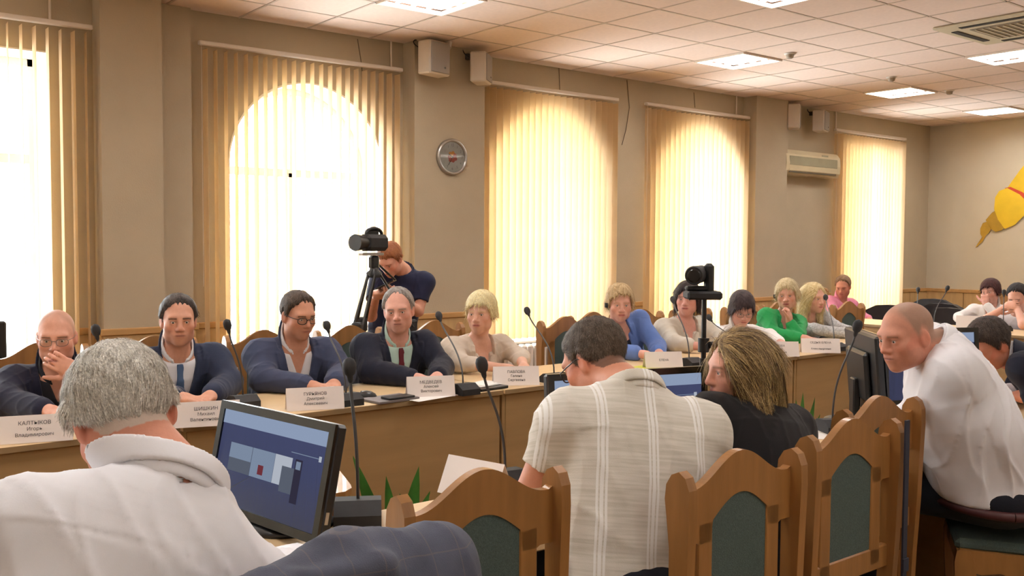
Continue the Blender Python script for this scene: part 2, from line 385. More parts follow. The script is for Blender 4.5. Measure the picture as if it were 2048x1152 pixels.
# vertical blinds
names = ['vertical blind outside the picture','open vertical blind at the left edge, beside the man resting his chin','vertical blind on the arched window behind the camera operator','vertical blind on the arched window right of the wall clock','vertical blind on the arched window left of the air conditioner','vertical blind on the farthest window beside the end wall']
SLW = .089; RZ = 3.06; ZB = .56
slat0 = None
for bi, (a, b) in enumerate(blx):
    if bi == 0: continue
    t = tag(empty('vertical_blind', ((a+b)/2, -.10, RZ)), 'cream fabric '+names[bi], 'blind', 'cream vertical window blinds')
    MB().box((0,0,.0), (b-a,.045,.035), bev=.006).build('head_rail', M_rail, t)
    n = 22
    for i in range(n):
        x = -(b-a)/2+.05+(b-a-.1)*i/(n-1)
        an = math.radians(90+random.uniform(-5, 5)+(20 if bi == 3 else 0))
        if slat0 is None:
            s0 = MB().box((0,0,-(RZ-ZB)/2), (SLW,.0012,RZ-ZB-.05)); slat0 = s0.build('slat', M_blind, t, loc=(x,0,-.02), rz=an)
        else: inst(slat0, 'slat', t, (x,0,-.02), (0,0,an))
    MB().tube([(-(b-a)/2+.012,-.028,0),(-(b-a)/2+.012,-.028,-1.9)], .002, 5).build('control_cord', M_rail, t)
    # conduit from rail to ceiling
for (px, ytop, ybot) in [(788,88,128),(1479,190,235),(1678,216,258),(103,-20,25)]:
    p0 = at_y(px, ybot, -.07); 
    MB().tube([(p0[0],-.02,RZ), (p0[0],-.02,H)], .009, 8).build('blind_conduit', M_rail, wall_left)
# cables on the wall
M_cable = mat('wall_cable', srgb(120,104,86), .6)
for pts in ([(715,78),(722,120),(726,160)],[(1118,135),(1120,185)],[(1254,160),(1259,215),(1252,260),(1244,290)],[(1388,185),(1390,215)]):
    P = [at_y(x, y, -.006) for x, y in pts]; MB().tube(P, .004, 5).build('wall_cable', M_cable, wall_left)
# radiators below the windows
M_rad = mat('radiator_paint', srgb(222,214,206), .5, var=.02)
radlab = ['','white ribbed radiator below the left edge window','white ribbed radiator below the window behind the camera operator','white ribbed radiator below the window right of the clock','white ribbed radiator below the window behind the woman in white','white ribbed radiator below the farthest window']
sec0 = None
for wi, (a, b, zs, zt, ar) in enumerate(WINS):
    if wi == 0: continue
    t = tag(empty('radiator', ((a+b)/2, -.1, .08)), radlab[wi], 'radiator', 'white radiators below the windows')
    n = 14
    for i in range(n):
        x = (i-(n-1)/2)*.085
        if sec0 is None: sec0 = MB().box((0,0,.21), (.07,.10,.42), bev=.02).build('radiator_section', M_rad, t, loc=(x,0,0))
        else: inst(sec0, 'radiator_section', t, (x,0,0))
    MB().tube([(-.62,0,.05),(.62,0,.05)], .016, 8).build('lower_pipe', M_rad, t); MB().tube([(-.62,0,.37),(.62,0,.37)], .016, 8).build('upper_pipe', M_rad, t)
    MB().box((-.5,.03,-.04), (.04,.03,.08)).build('foot', M_rad, t); MB().box((.5,.03,-.04), (.04,.03,.08)).build('foot', M_rad, t)
# wall loudspeakers
def speaker(px, py0, py1, Y, rz, lab, w=.2):
    top = at_y(px, py0, Y); bot = at_y(px, py1, Y); h = top[2]-bot[2]
    t = tag(empty('wall_loudspeaker', (top[0], Y, bot[2]), rz), lab, 'loudspeaker', 'white wall loudspeakers')
    MB().box((0,.0,h/2), (w,.15,h), bev=.012).build('cabinet', M_spkside, t)
    MB().box((0,-.078,h/2), (w-.03,.012,h-.03), bev=.004).build('grille', M_grille, t)
    MB().box((w*.2,-.085,h*.22), (.018,.004,.012)).build('badge', M_grey, t)
    MB().box((0,.1,h*.9), (.05,.09,.05)).build('bracket', M_grey, t)
    MB().tube(bez((-w*.3,.08,h*.8),(-w*.5,.14,h*.9),(-w*.5,.14,h*1.05),(-w*.2,.16,h*1.1)), .005, 6).build('cable', M_black, t)
PW = .26
speaker(868, 84, 151, -PIL-.16, math.radians(14), 'white wall loudspeaker on the pilaster directly above the clock', .27)
speaker(962, 107, 167, -PIL-.14, math.radians(40), 'white wall loudspeaker at the right corner of the clock pilaster', .24)
speaker(1588, 210, 258, -.20, math.radians(36), 'left of two wall loudspeakers above the air conditioner', .25)
speaker(1642, 222, 264, -.20, math.radians(20), 'right of two wall loudspeakers above the air conditioner', .27)
# cctv tube
p = at_y(897, 86, -.34)
t = tag(empty('motion_sensor', (p[0], -.34, p[2])), 'small white tube shaped sensor hanging between the two clock loudspeakers', 'sensor')
MB().tube([(-.02,-.02,-.05),(.02,.02,.05)], [.03,.036], 14).build('housing', M_white, t); MB().tube([(.02,.02,.04),(.02,.05,H-p[2])], .008, 6).build('bracket', M_white, t)
# clock
p = at_y(905, 314, -PIL-.02)
t = tag(empty('wall_clock', (p[0], -PIL, p[2])), 'round silver rimmed wall clock with a red and gold flower on the dial', 'clock')
RX = Matrix.Rotation(math.radians(90), 3, 'X')
MB().lathe([(.168,0),(.168,.02),(.158,.034),(.14,.03),(.138,.018)], n=48, M=RX).build('rim', M_chrome, t)
MB().lathe([(.001,.016),(.14,.016)], n=48, M=RX).build('dial', mat('clock_dial', srgb(222,216,216), .5, var=.02), t)
M_num = mat('clock_numeral', srgb(84,80,84), .6)
for k in range(12):
    a = k*math.pi/6; fo = bpy.data.curves.new('numeral', 'FONT'); fo.body = str(k if k else 12); fo.size = .034; fo.align_x = 'CENTER'; fo.align_y = 'CENTER'; fo.extrude = .0005
    o = text_mesh('numeral', fo, M_num, t); o.rotation_euler = (math.radians(90),0,0); o.location = (.108*math.sin(a), -.0175, .108*math.cos(a))
M_pet = mat('flower_red', srgb(150,64,52), .6, var=.15); M_pet2 = mat('flower_gold', srgb(196,134,60), .6, var=.15)
for k in range(7):
    a = k*2*math.pi/7+.2; R_ = .036 if k % 2 else .044
    poly = [(.02*math.cos(u)*1.0, R_*.55*math.sin(u)) for u in np.linspace(0, 2*math.pi, 12, endpoint=False)]
    M4 = Matrix.Translation(Vector((.032*math.sin(a), -.0172-.0004*k, .032*math.cos(a)))) @ Matrix.Rotation(a, 4, 'Y') @ Matrix.Rotation(math.radians(90), 4, 'X')
    MB().prism(poly, .001, M4).build('petal', M_pet2 if k in (0, 6) else M_pet, t)
for (an, ln, w, nm) in [(math.radians(-62), .062, .007, 'hour_hand'), (math.radians(212), .10, .005, 'minute_hand')]:
    MB().box((0,0,ln/2-.01), (w,.0015,ln)).build(nm, M_black, t, loc=(0,-.024,0), rot=(0,an,0))
MB().lathe([(.001,.026),(.14,.026)], n=40, M=RX).build('glass', M_glass, t)
# split air conditioner
p0 = at_y(1572, 322, -.20); p1 = at_y(1680, 322, -.20); zt_, zb_ = at_y(1600, 300, -.2)[2], at_y(1600, 350, -.2)[2]
M_ac = mat('aged_plastic', srgb(206,192,158), .45, var=.02); M_ac2 = mat('aged_plastic_grey', srgb(150,144,118), .5, var=.03)
w_, h_ = p1[0]-p0[0], zt_-zb_
t = tag(empty('split_air_conditioner', ((p0[0]+p1[0])/2, 0, zb_)), 'yellowed wall air conditioner between the last two windows', 'air conditioner')
prof = [(0,0),(-.16,.0),(-.2,.05),(-.21,h_*.45),(-.2,h_*.82),(-.15,h_),(0,h_)]
M4 = Matrix(((0,0,1,-w_/2),(1,0,0,0),(0,1,0,0),(0,0,0,1)))
MB().prism(prof, w_, M4).build('body', M_ac, t)
MB().box((0,-.205,h_*.56), (w_-.14,.012,h_*.36), bev=.004).build('front_grille', M_ac2, t)
MB().box((0,-.19,h_*.2), (w_-.14,.03,.018)).build('louvre_flap', M_ac, t); MB().box((0,-.187,h_*.13), (w_-.16,.02,.03)).build('outlet', mat('ac_outlet', srgb(92,84,66), .7), t)
MB().box((w_*.2,-.208,h_*.85), (.14,.003,.02)).build('badge', M_ac2, t)
# painted ribbon relief on the end wall (yellow and red banner)
t = tag(empty('banner_relief', (XEND, -1.4, 1.4)), 'curling yellow ribbon banner with a red edge on the end wall', 'wall decoration')
M_yel = mat('banner_yellow', srgb(226,190,40), .6, var=.05, nscale=4); M_yel2 = mat('banner_ochre', srgb(176,140,44), .7, var=.06); M_redb = mat('banner_red', srgb(200,70,44), .6)
def relief(name, pts, m, d0, d1):
    P = [at_x(x, y, XEND-.012) for x, y in pts]
    n = len(P); c = np.mean(P, 0)
    vs = [(-d0-.012, q[1]+1.4, q[2]-1.4) for q in P]+[(-d0-d1, q[1]*.94+c[1]*.06+1.4, q[2]*.94+c[2]*.06-1.4) for q in P]+[(-d0-d1*1.1, c[1]+1.4, c[2]-1.4)]
    fs = [(i, (i+1) % n, (i+1) % n+n, i+n) for i in range(n)]+[(i+n, (i+1) % n+n, 2*n) for i in range(n)]
    fs2 = [(b_, a_, *r) if len(r) else (b_, a_) for a_, b_, *r in fs]
    MB().add(vs, fs, True).build(name, m, t)
relief('banner_fold', [(2015,375),(2040,340),(2080,295),(2160,230),(2240,260),(2180,370),(2110,440),(2075,440),(2050,395)], M_yel, .0, .014)
relief('red_edge', [(2010,376),(2022,374),(2045,384),(2075,404),(2085,430),(2070,425),(2048,398),(2020,382)], M_redb, .012, .012)
relief('banner_fold', [(1991,395),(1999,382),(2015,376),(2040,388),(2062,408),(2055,425),(2030,450),(2010,458),(1996,440),(1989,418)], M_yel, .012, .014)
relief('banner_roll', [(1972,440),(1985,425),(1994,420),(2006,434),(2012,450),(2005,460),(1992,464),(1982,458)], M_yel2, .01, .014)
relief('banner_roll', [(1961,457),(1966,446),(1976,443),(1984,456),(1978,466),(1966,476),(1961,468)], M_yel2, .006, .012)
relief('banner_tail', [(1966,472),(1974,468),(1966,482),(1955,493),(1951,495),(1955,488)], M_yel2, .003, .01)
# ================================================================== FURNITURE AND SMALL THINGS
TZ = .75
FY0, FY1 = -3.6, -2.95       # far table: front and back edge
NY0, NY1 = -5.65, -5.15      # near table: near and far edge
def desk(name, x0, x1, y0, y1, front, label, group):
    """desk whose modesty panel stands on side `front` (-1: y0 side, +1: y1 side)"""
    w, d = x1-x0, y1-y0
    t = tag(empty(name, ((x0+x1)/2, (y0+y1)/2, 0)), label, 'desk', group)
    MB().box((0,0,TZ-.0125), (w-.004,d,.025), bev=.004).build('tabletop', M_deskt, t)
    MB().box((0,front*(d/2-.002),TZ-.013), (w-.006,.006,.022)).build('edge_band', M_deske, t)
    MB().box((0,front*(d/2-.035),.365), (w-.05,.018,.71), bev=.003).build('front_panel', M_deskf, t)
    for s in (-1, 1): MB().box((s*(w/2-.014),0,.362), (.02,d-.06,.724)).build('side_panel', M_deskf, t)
    return t
fx = [-.34-1.68, -.34, 1.34, 3.02, 4.12, 5.57, 6.76, 7.45]
fl = ['','pale wood conference desk in front of the man resting his chin on his hand','pale wood conference desk in front of the three men in suits','pale wood conference desk in front of the blonde woman in beige','pale wood conference desk in front of the woman in the blue jacket','pale wood conference desk in front of the woman in green','short pale wood desk at the far end of the row, under scattered papers']
for i in range(1, 7): desk('conference_desk', fx[i]+.004, fx[i+1]-.004, FY0, FY1, -1, fl[i], 'far row of conference desks')
nx = [-.715, .925, 2.18, 3.85, 5.845]
nl = ['pale wood desk in front of the grey haired man','pale wood desk under the microphone base in the near row','pale wood desk behind the woman in black','pale wood desk at the right end of the near row']
for i in range(4): desk('conference_desk', nx[i]+.004, nx[i+1]-.004, NY0, NY1, 1, nl[i], 'near row of conference desks')
# end desks (rotated): front edge at x = 8.42
el = ['pale wood end desk near the window, before the stacked black seats','pale wood end desk before the woman in the white blouse','pale wood end desk at the right edge of the picture']
for i in range(3):
    y1 = -1.6-1.5*i; y0 = y1-1.49
    t = tag(empty('end_desk', (8.42+.3, (y0+y1)/2, 0)), el[i], 'desk', 'end row of conference desks')
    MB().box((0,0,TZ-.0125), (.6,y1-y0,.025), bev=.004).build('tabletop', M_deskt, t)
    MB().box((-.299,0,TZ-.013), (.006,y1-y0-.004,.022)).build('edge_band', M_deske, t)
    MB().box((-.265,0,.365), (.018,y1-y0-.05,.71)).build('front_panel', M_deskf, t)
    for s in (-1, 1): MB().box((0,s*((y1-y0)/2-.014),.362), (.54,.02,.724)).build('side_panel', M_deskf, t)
# ------------------------------------------------------------------ wooden chairs
CH = .985; CWD = .43
def chair_proto():
    t = empty('wooden_chair')
    hw = CWD/2
    # local frame: chair faces +y, back at y = 0, seat towards +y
    for s in (-1, 1):
        # rear post: flat board in side profile with rounded head, raked back
        prof = [(.03,0),(.075,0),(.062,.25),(.055,.45),(.045,.62),(.045,.80),(.055,.88),(.06,CH-.07),(.056,CH-.035),(.04,CH-.01),(.018,CH),(-.002,CH-.012),(-.014,CH-.04),(-.016,CH-.09),(-.012,.80),(-.006,.62),(.004,.45),(.012,.25)]
        M4 = Matrix(((0,0,1,s*hw-.014),(1,0,0,0),(0,1,0,0),(0,0,0,1)))
        MB().prism(prof, .028, M4).build('rear_post', M_chair, t)
    # crest rail with ogee top, arched opening for the cushion below
    iw = hw-.014; n = 33; pw = .104
    def topz(u): return CH-.052+.074*(.5+.5*math.cos(math.pi*min(1, abs(u)/.90)))+(.006 if abs(u) > .96 else 0)
    def oz(x): return .852+.052*math.cos(x/pw*math.pi/2)
    us = np.linspace(-1, 1, n); xs = sorted(set([round(v, 5) for v in us*iw]+[-pw, pw, -pw-.05, pw+.05]))
    top = [(x, topz(x/iw)) for x in xs]; bot = []
    for x in xs[::-1]:
        if abs(x) <= pw+1e-6: bot.append((x, oz(x)))
        elif abs(x) <= pw+.0501: bot.append((x, .80))
        else: bot.append((x, .805))
    M4 = Matrix.Translation((0,.042,0)) @ Matrix.Rotation(math.pi/2, 4, 'X')
    MB().prism(top+bot, .024, M4).build('crest_rail', M_chair, t)
    for s in (-1, 1): MB().box((s*(pw+.026),.030,.70), (.052,.024,.30), bev=.003).build('back_stile', M_chair, t)
    MB().box((0,.030,.565), (2*iw,.024,.07), bev=.004).build('lower_back_rail', M_chair, t)
    cp = [(x, oz(x)+.003) for x in np.linspace(-pw, pw, 13)]+[(pw,.595),(-pw,.595)]
    MB().prism(cp, .016, Matrix.Translation((0,.038,0)) @ Matrix.Rotation(math.pi/2, 4, 'X')).build('back_cushion', M_cush, t)
    # seat
    MB().box((0,.245,.455), (CWD-.03,.40,.045), bev=.016).build('seat_cushion', M_cush, t)
    for s in (-1, 1):
        # scalloped side apron and front leg
        sp = [(.05,.435),(.43,.445),(.44,.425),(.435,.395),(.40,.37),(.36,.36),(.30,.372),(.22,.352),(.15,.347),(.10,.352),(.05,.335)]
        MB().prism(sp, .022, Matrix(((0,0,1,s*(hw-.012)-.011),(1,0,0,0),(0,1,0,0),(0,0,0,1)))).build('side_apron', M_chair, t)
        lp_ = [(.385,.0),(.42,.0),(.44,.25),(.447,.40),(.44,.44),(.40,.445),(.38,.40),(.375,.35),(.385,.2)]
        MB().prism(lp_, .034, Matrix(((0,0,1,s*(hw-.012)-.017),(1,0,0,0),(0,1,0,0),(0,0,0,1)))).build('front_leg', M_chair, t)
        MB().box((s*(hw-.012),.23,.14), (.02,.34,.03)).build('stretcher', M_chair, t)
    MB().box((0,.425,.40), (CWD-.06,.022,.06), bev=.004).build('front_apron', M_chair, t)
    return t
chair0 = chair_proto(); chair_used = [False]
def chair(x, y, deg, label, group):
    """deg: direction the sitter faces"""
    o = chair0 if not chair_used[0] else copy_tree(chair0); chair_used[0] = True
    o.location = (x, y, 0); o.rotation_euler = (0, 0, math.radians(deg-90)); tag(o, label, 'chair', group); return o
def ch_at(xl, yl, xr, yr, z, label, group):
    a, b = at_z(xl, yl, z), at_z(xr, yr, z); m = (a+b)/2
    return chair(m[0], m[1], 90, label, group)
GN = 'wooden chairs of the near row'
ch_at(822,990,1118,937,.985,'empty wooden chair with green back, in front of the standing paper card',GN)
ch_at(1387,945,1592,898,.985,'wooden chair right behind the man in the striped beige shirt',GN)
ch_at(1640,870,1790,840,.985,'wooden chair with a dark strap hanging on its back',GN)
chair(2.935,-5.785,90,'wooden chair partly hidden behind the chair with the strap',GN)
P18S = at_z(1945,1050,.47)
chair(3.695,-6.125,122,'wooden chair under the bald man in the white shirt',GN)
JX, JY = .70, -6.16
chair(.205,-6.26,90,'wooden chair under the grey haired man, below the picture edge',GN)
chair(JX, JY, 90, 'wooden chair with the grey checked jacket over its back', GN)
chair(4.98,-6.0,115,'wooden chair under the man in the navy suit at right',GN)
GF = 'wooden chairs of the far row'
FAR = [('bald man in glasses',1.06),('man with the blue tie',1.62),('man in blue jacket and open collar',2.24),('man with the dark red tie',2.80),('blonde woman in the beige jacket',3.42),('woman in the blue jacket',4.62),('dark haired woman in beige',5.28),('woman in white looking down',5.86),('woman in the green jacket',6.50),('long haired blonde woman',7.02)]
for n, x in FAR: chair(x+(.235 if x == 4.62 else .10 if x > 4.5 else .02), -2.28, 270, 'wooden chair under the '+n, GF)
pe = at_y(1125, 660, -2.5); chair(pe[0], -2.5, 270, 'empty wooden chair between the blonde woman and the blue jacket', GF)
pe = at_y(1690, 640, -2.6); chair(pe[0], -2.6, 268, 'empty wooden chair in front of the man in pink', GF)
pe = at_y(1690, 590, -1.05); chair(pe[0], -.62, 270, 'wooden chair under the man in the pink shirt', 'wooden chairs at the far end')
chair(10.44,-2.84,185,'wooden chair under the woman in the white blouse','wooden chairs at the far end'); chair(9.74,-3.40,185,'wooden chair under the young man at the right edge','wooden chairs at the far end')
# strap on chair C
pc = at_z(1795,842,.985)
s_ = MB()
P = [at_z(1793,852,.955)+np.array([0,-.03,0])]; x0, y0 = P[0][0], P[0][1]
s_.box((0,0,-.31), (.022,.006,.66)); s_.box((0,-.004,-.42),(.03,.008,.04))
tag(s_.build('bag_strap', mat('dark_webbing', srgb(42,44,58), .8, var=.08), loc=(x0-.042, y0-.028, .966)), 'dark blue strap hanging down the back of a wooden chair', 'strap')
# black upholstered seats stacked at the end wall
M_blk = mat('black_leatherette', srgb(30,32,42), .5, var=.12, nscale=6, bump=.08, bscale=40)
bl = [((1790,640),.58,'black padded seat nearest the far window'),((1880,618),.66,'black padded seat with the tallest rounded back by the end wall'),((1905,628),.60,'black padded seat standing beside the woman in the white blouse'),((1915,650),.52,'low black padded seat behind the white card')]
BX = [(11.2,0),(13.0,0),(12.1,0),(11.3,0)]
for (q, hh, lab), (bx_, by_) in zip(bl, BX):
    p = at_x(q[0], q[1], bx_); 
    t = tag(empty('black_armchair', (bx_, p[1], 0), math.radians(90+random.uniform(-15,15))), lab, 'armchair', 'black padded seats by the end wall')
    zt_ = max(p[2]+.06, .78)
    poly = [(-.3,.40),(-.31,zt_-.18),(-.27,zt_-.07),(-.15,zt_-.01),(0,zt_),(.15,zt_-.01),(.27,zt_-.07),(.31,zt_-.18),(.3,.40)]
    MB().prism(poly, .1, Matrix.Translation((0,.3,0)) @ Matrix.Rotation(math.pi/2, 4, 'X'), True).build('backrest', M_blk, t)
    MB().box((0,-.02,.40), (.56,.5,.12), bev=.04).build('seat', M_blk, t)
    for s in (-1, 1):
        MB().box((s*.29,0,.56), (.06,.46,.05), bev=.02).build('armrest', M_blk, t)
        MB().box((s*.26,0,.17), (.04,.44,.34)).build('leg_frame', M_black, t)
# ------------------------------------------------------------------ name cards
GC = 'white name cards on the far desks'
def text(parent, body, size, loc, rot, m=M_ink):
    fo = bpy.data.curves.new('lettering', 'FONT'); fo.body = body; fo.size = size; fo.align_x = 'CENTER'; fo.align_y = 'CENTER'; fo.extrude = .0002; fo.resolution_u = 2
    o = text_mesh('lettering', fo, m, parent)
    o.location = loc; o.rotation_euler = rot; return o
def card(x, y, deg, w, h, lines, label, group=GC, sz=.020, tilt=18, curl=False):
    """tent card; deg: direction its printed face looks"""
    t = tag(empty('name_card', (x, y, TZ), math.radians(deg+90)), label, 'name card', group)
    a = math.radians(tilt); d = h*math.sin(a); zt_ = h*math.cos(a)
    for s in (-1, 1):
        mb = MB(); th = .0008
        mb.box((0, 0, h/2), (w, th, h)); mb.build('card_face', M_card, t, loc=(0, s*d, .001), rot=(s*a, 0, 0))
    z0 = h*.74
    for k, ln in enumerate(lines):
        hh = h*(.72-.21*k); y_ = -(h-hh)*math.sin(a)
        text(t, ln, sz if k == 0 else sz*.92, (0, -d+hh*math.sin(a)-.0016, hh*math.cos(a)), (math.radians(90)-a, 0, 0))
    return t
WC, HC = .26, .105
def card_px(xl, xr, yb, lines, label, deg=-90, w=None, **k):
    a, b = at_z(xl, yb, TZ), at_z(xr, yb, TZ); m = at_z((xl+xr)/2, yb, TZ)
    card(m[0], m[1]+.03, deg, w or WC, HC, lines, label, **k)
card_px(20,128,885,['КАЛТЫКОВ','Игорь','Владимирович'],'white name card in front of the bald man in glasses',deg=-106,w=.265)
card_px(365,470,853,['ШИШКИН','Михаил','Валентинович'],'white name card half hidden by the left monitor',deg=-108,w=.27)
card_px(590,682,820,['ГУРЬЯНОВ','Дмитрий','Алексеевич'],'white name card with a brightly lit corner before the blue jacket',deg=-108,w=.26)
card_px(828,907,794,['МЕДВЕДЕВ','Алексей','Викторович'],'white name card in front of the man with the dark red tie',deg=-112,w=.24)
card_px(1002,1075,771,['ПАВЛОВА','Галина','Сергеевна'],'white name card in front of the blonde woman in beige',deg=-118,w=.25)
card_px(1302,1364,737,['','ЕЛЕНА'],'white name card before the dark haired woman in beige',deg=-118,w=.24)
card_px(1535,1591,713,['ШИТОВА','Ольга','Николаевна'],'white name card in front of the woman in green',deg=-128,w=.28)
card_px(1620,1675,706,['СЕДЫХ ЕЛЕНА','','Александровна'],'white name card right of the green jacket woman\'s card',deg=-132,w=.27)
p = at_z(1925,664,TZ); card(8.56, p[1], 180+25, .3, .14, [], 'plain white card standing on the end desk', group='other cards')
p = at_z(922,985,TZ); card(p[0]+.02, p[1]-.05, 14, .22, .12, [], 'white card seen from behind, beyond the first empty chair', group='other cards', tilt=26)
p = at_z(1612,852,TZ); card(p[0]-.42, p[1]-.10, 10, .24, .11, [], 'white folded card beside the woman in black, seen edge on', group='other cards', tilt=22)
# ------------------------------------------------------------------ gooseneck microphones
GM = 'gooseneck microphones'
def mic(base, head, label, bend=.5, bdeg=90, sc=1.0, dark=True):
    base = np.array(base, float); head = np.array(head, float)
    t = tag(empty('gooseneck_microphone', base), label, 'microphone', GM)
    d = head-base; n = np.array([d[0], d[1], 0]); nl_ = np.linalg.norm(n)+1e-6
    # wedge base
    pr = [(-.075*sc,0),(.075*sc,0),(.075*sc,.022*sc),(.03*sc,.05*sc),(-.03*sc,.055*sc),(-.075*sc,.03*sc)]
    a = math.radians(bdeg)
    Mr = Matrix.Rotation(a, 4, 'Z') @ Matrix(((1,0,0,0),(0,0,1,-.055*sc),(0,1,0,0),(0,0,0,1)))
    MB().prism(pr, .11*sc, Mr).build('base', M_blackm, t)
    b0 = np.array([0,0,.05*sc])
    pts = bez(b0, b0+np.array([0,0,d[2]*bend]), d*.9-np.array([0,0,d[2]*.12])-n*.05, d-n/nl_*0.0, 16)
    MB().tube(pts, .0042*sc, 8).build('gooseneck', M_grey, t)
    tdir = pts[-1]-pts[-3]; tdir /= np.linalg.norm(tdir)
    q = Vector(tdir).to_track_quat('Z', 'Y').to_matrix()
    MB().lathe([(.004,-.02),(.0075,-.012),(.009,.0),(.015,.006),(.019,.02),(.019,.034),(.014,.046),(.002,.052)], c=tuple(d), n=14, M=q).build('windscreen', M_blackm, t)
    return t
def mic_px(bx, by, hx, hy, hY, label, **k): mic(at_z(bx, by, TZ), at_y(hx, hy, hY), label, **k)
mic_px(225,838,194,672,-3.25,'gooseneck microphone beside the bald man in glasses')
mic_px(486,812,457,660,-3.25,'gooseneck microphone right of the man with the blue tie')
mic_px(692,808,656,660,-3.30,'gooseneck microphone between the blue jacket and the dark red tie')
mic_px(926,787,880,638,-3.22,'gooseneck microphone left of the blonde woman in beige')
mic_px(1108,765,1057,628,-3.22,'gooseneck microphone before the empty far chair')
mic_px(1378,732,1347,604,-3.15,'thin gooseneck microphone before the dark haired woman in beige')
mic_px(1478,722,1422,640,-3.25,'gooseneck microphone left of the woman in white looking down')
mic_px(1520,716,1485,668,-3.3,'short gooseneck microphone before the woman in white')
mic_px(1668,700,1652,598,-3.2,'gooseneck microphone before the long haired blonde woman')
mic((8.62,at_x(1833,640,8.62)[1],TZ), at_x(1836,584,8.75),'upright gooseneck microphone on the end desk by the corner',bdeg=0)
mic((8.62,at_x(1868,650,8.62)[1],TZ), at_x(1893,581,8.75),'leaning gooseneck microphone on the end desk',bdeg=0)
mic((8.74,at_x(2004,655,8.72)[1],TZ), at_x(2008,590,8.8),'gooseneck microphone before the young man at the right edge',bdeg=0)
mic(at_z(716,1040,TZ), at_d(700,752,2.64),'large gooseneck microphone right of the left monitor',bdeg=60,sc=1.15)
mic(at_z(1030,968,TZ)+np.array([-.04,0,0]), at_d(967,745,2.95),'gooseneck microphone bending left beside the striped shirt',bdeg=80)
mic(np.array([3.42,-5.27,TZ]), at_d(1712,664,3.78),'gooseneck microphone rising beside the monitor near the bald man',bdeg=60)
# ------------------------------------------------------------------ monitors
M_bez = mat('glossy_black_bezel', srgb(16,14,15), .18, var=.05, spec=.6)
def screenmat(name, dark):
    m = bpy.data.materials.new(name); m.use_nodes = True; return m
M_scr = emission('screen_blue', srgb(88,94,134), .6); M_scr_bar = emission('screen_toolbar', srgb(172,190,222), .62); M_scr_t1 = emission('screen_tile_pale', srgb(160,178,206), .55); M_scr_t2 = emission('screen_tile_grey', srgb(120,128,146), .5); M_scr_t3 = emission('screen_tile_dark', srgb(70,66,88), .5); M_scr_w = emission('screen_white', srgb(216,224,238), .6); M_scr_r = emission('screen_red', srgb(150,70,80), .5)
def monitor(c, facing, w, h, label, tilt=6, stand=True, zbase=TZ, back=False, tiles=True):
    """c: centre of the screen, facing: degrees the screen looks at"""
    t = tag(empty('computer_monitor', (c[0], c[1], zbase), math.radians(facing+90)), label, 'monitor', 'computer monitors')
    zc = c[2]-zbase; R_ = Matrix.Rotation(math.radians(-tilt), 4, 'X'); P4 = Matrix.Translation((0,0,zc)) @ R_
    rot = (math.radians(-tilt),0,0)
    hs = MB()
    hs.box((0,.018,0), (w,.036,h), bev=.008); hs.box((0,.045,-.01), (w*.62,.03,h*.62), bev=.012)
    hs.build('housing', M_black, t, loc=(0,0,zc), rot=rot)
    bz = MB(); bw = .022
    for s in (-1, 1): bz.box((s*(w/2-bw/2),-.002,0), (bw,.008,h)); bz.box((0,-.002,s*(h/2-bw/2)), (w-2*bw,.008,bw))
    bz.build('bezel', M_bez, t, loc=(0,0,zc), rot=rot)
    sw, sh = w-2*bw, h-2*bw
    sc_ = MB().box((0,.001,0), (sw,.002,sh)).build('screen', M_scr, t, loc=(0,0,zc), rot=rot)
    def pane(x0, x1, z0, z1, m, nm='screen_window', dy=.0): MB().box(((x0+x1)/2*sw-sw/2,-.0008-dy,(z0+z1)/2*sh-sh/2), ((x1-x0)*sw,.001,(z1-z0)*sh)).build(nm, m, sc_)
    pane(0,1,.85,1,M_scr_bar,'screen_toolbar')
    if tiles:
        pane(.12,.34,.36,.66,M_scr_t2); pane(.12,.34,.50,.66,M_scr_t1,dy=.0006); pane(.345,.56,.36,.66,M_scr_t1); pane(.42,.47,.40,.50,M_scr_r,dy=.0006); pane(.565,.72,.36,.66,M_scr_w); pane(.64,.75,.30,.56,M_scr_t2,dy=.0006); pane(.75,.81,.22,.66,M_scr_t3); pane(.76,.80,.56,.64,M_scr_t1,dy=.0006)
    pane(.70,.95,.715,.722,M_scr_t1,'screen_slider'); pane(.945,.965,.69,.745,M_scr_w,'slider_knob',dy=.0006)
    if stand:
        MB().box((0,.06,(zc-h*.1)/2+.012), (.07,.03,zc-h*.1-.02), bev=.006).build('stand_neck', M_black, t)
        MB().lathe([(.001,0),(.125,0),(.125,.01),(.10,.018),(.001,.02)], c=(0,.06,.001), n=28).build('stand_foot', M_black, t)
    MB().box((w/2+.0005,.014,-h*.28), (.002,.010,.03)).build('side_sticker', M_chrome, t, loc=(0,0,zc), rot=rot)
    return t
def mon_px(pl, dl, pr, dr, zc_off, h, label, **k):
    a, b = at_d(*pl, dl), at_d(*pr, dr); v = b-a; w = math.hypot(v[0], v[1])
    f = math.degrees(math.atan2(-v[0], v[1])); f = math.degrees(math.atan2(v[1], v[0]))-90
    m = (a+b)/2; zt_ = (a[2]+b[2])/2
    return monitor((m[0], m[1], zt_-h/2), f, w, h, label, **k)
mon_px((428,800),2.68,(655,850),2.32,0,.295,'computer monitor with a video call, left, in front of the grey haired man',tilt=12)
mon_px((1098,752),3.02,(1416,730),3.26,0,.30,'computer monitor between the striped shirt and the woman in black',tilt=5)
a = at_d(1724,660,4.05); monitor((a[0]+.05, a[1]-.01, TZ+.225), -44, .5, .34, 'computer monitor seen from behind, left of the bald man',tilt=5)
monitor((4.13,-5.31,TZ+.22), 246, .5, .34, 'computer monitor with a blue screen behind the bald man\'s face',tilt=5, tiles=False)
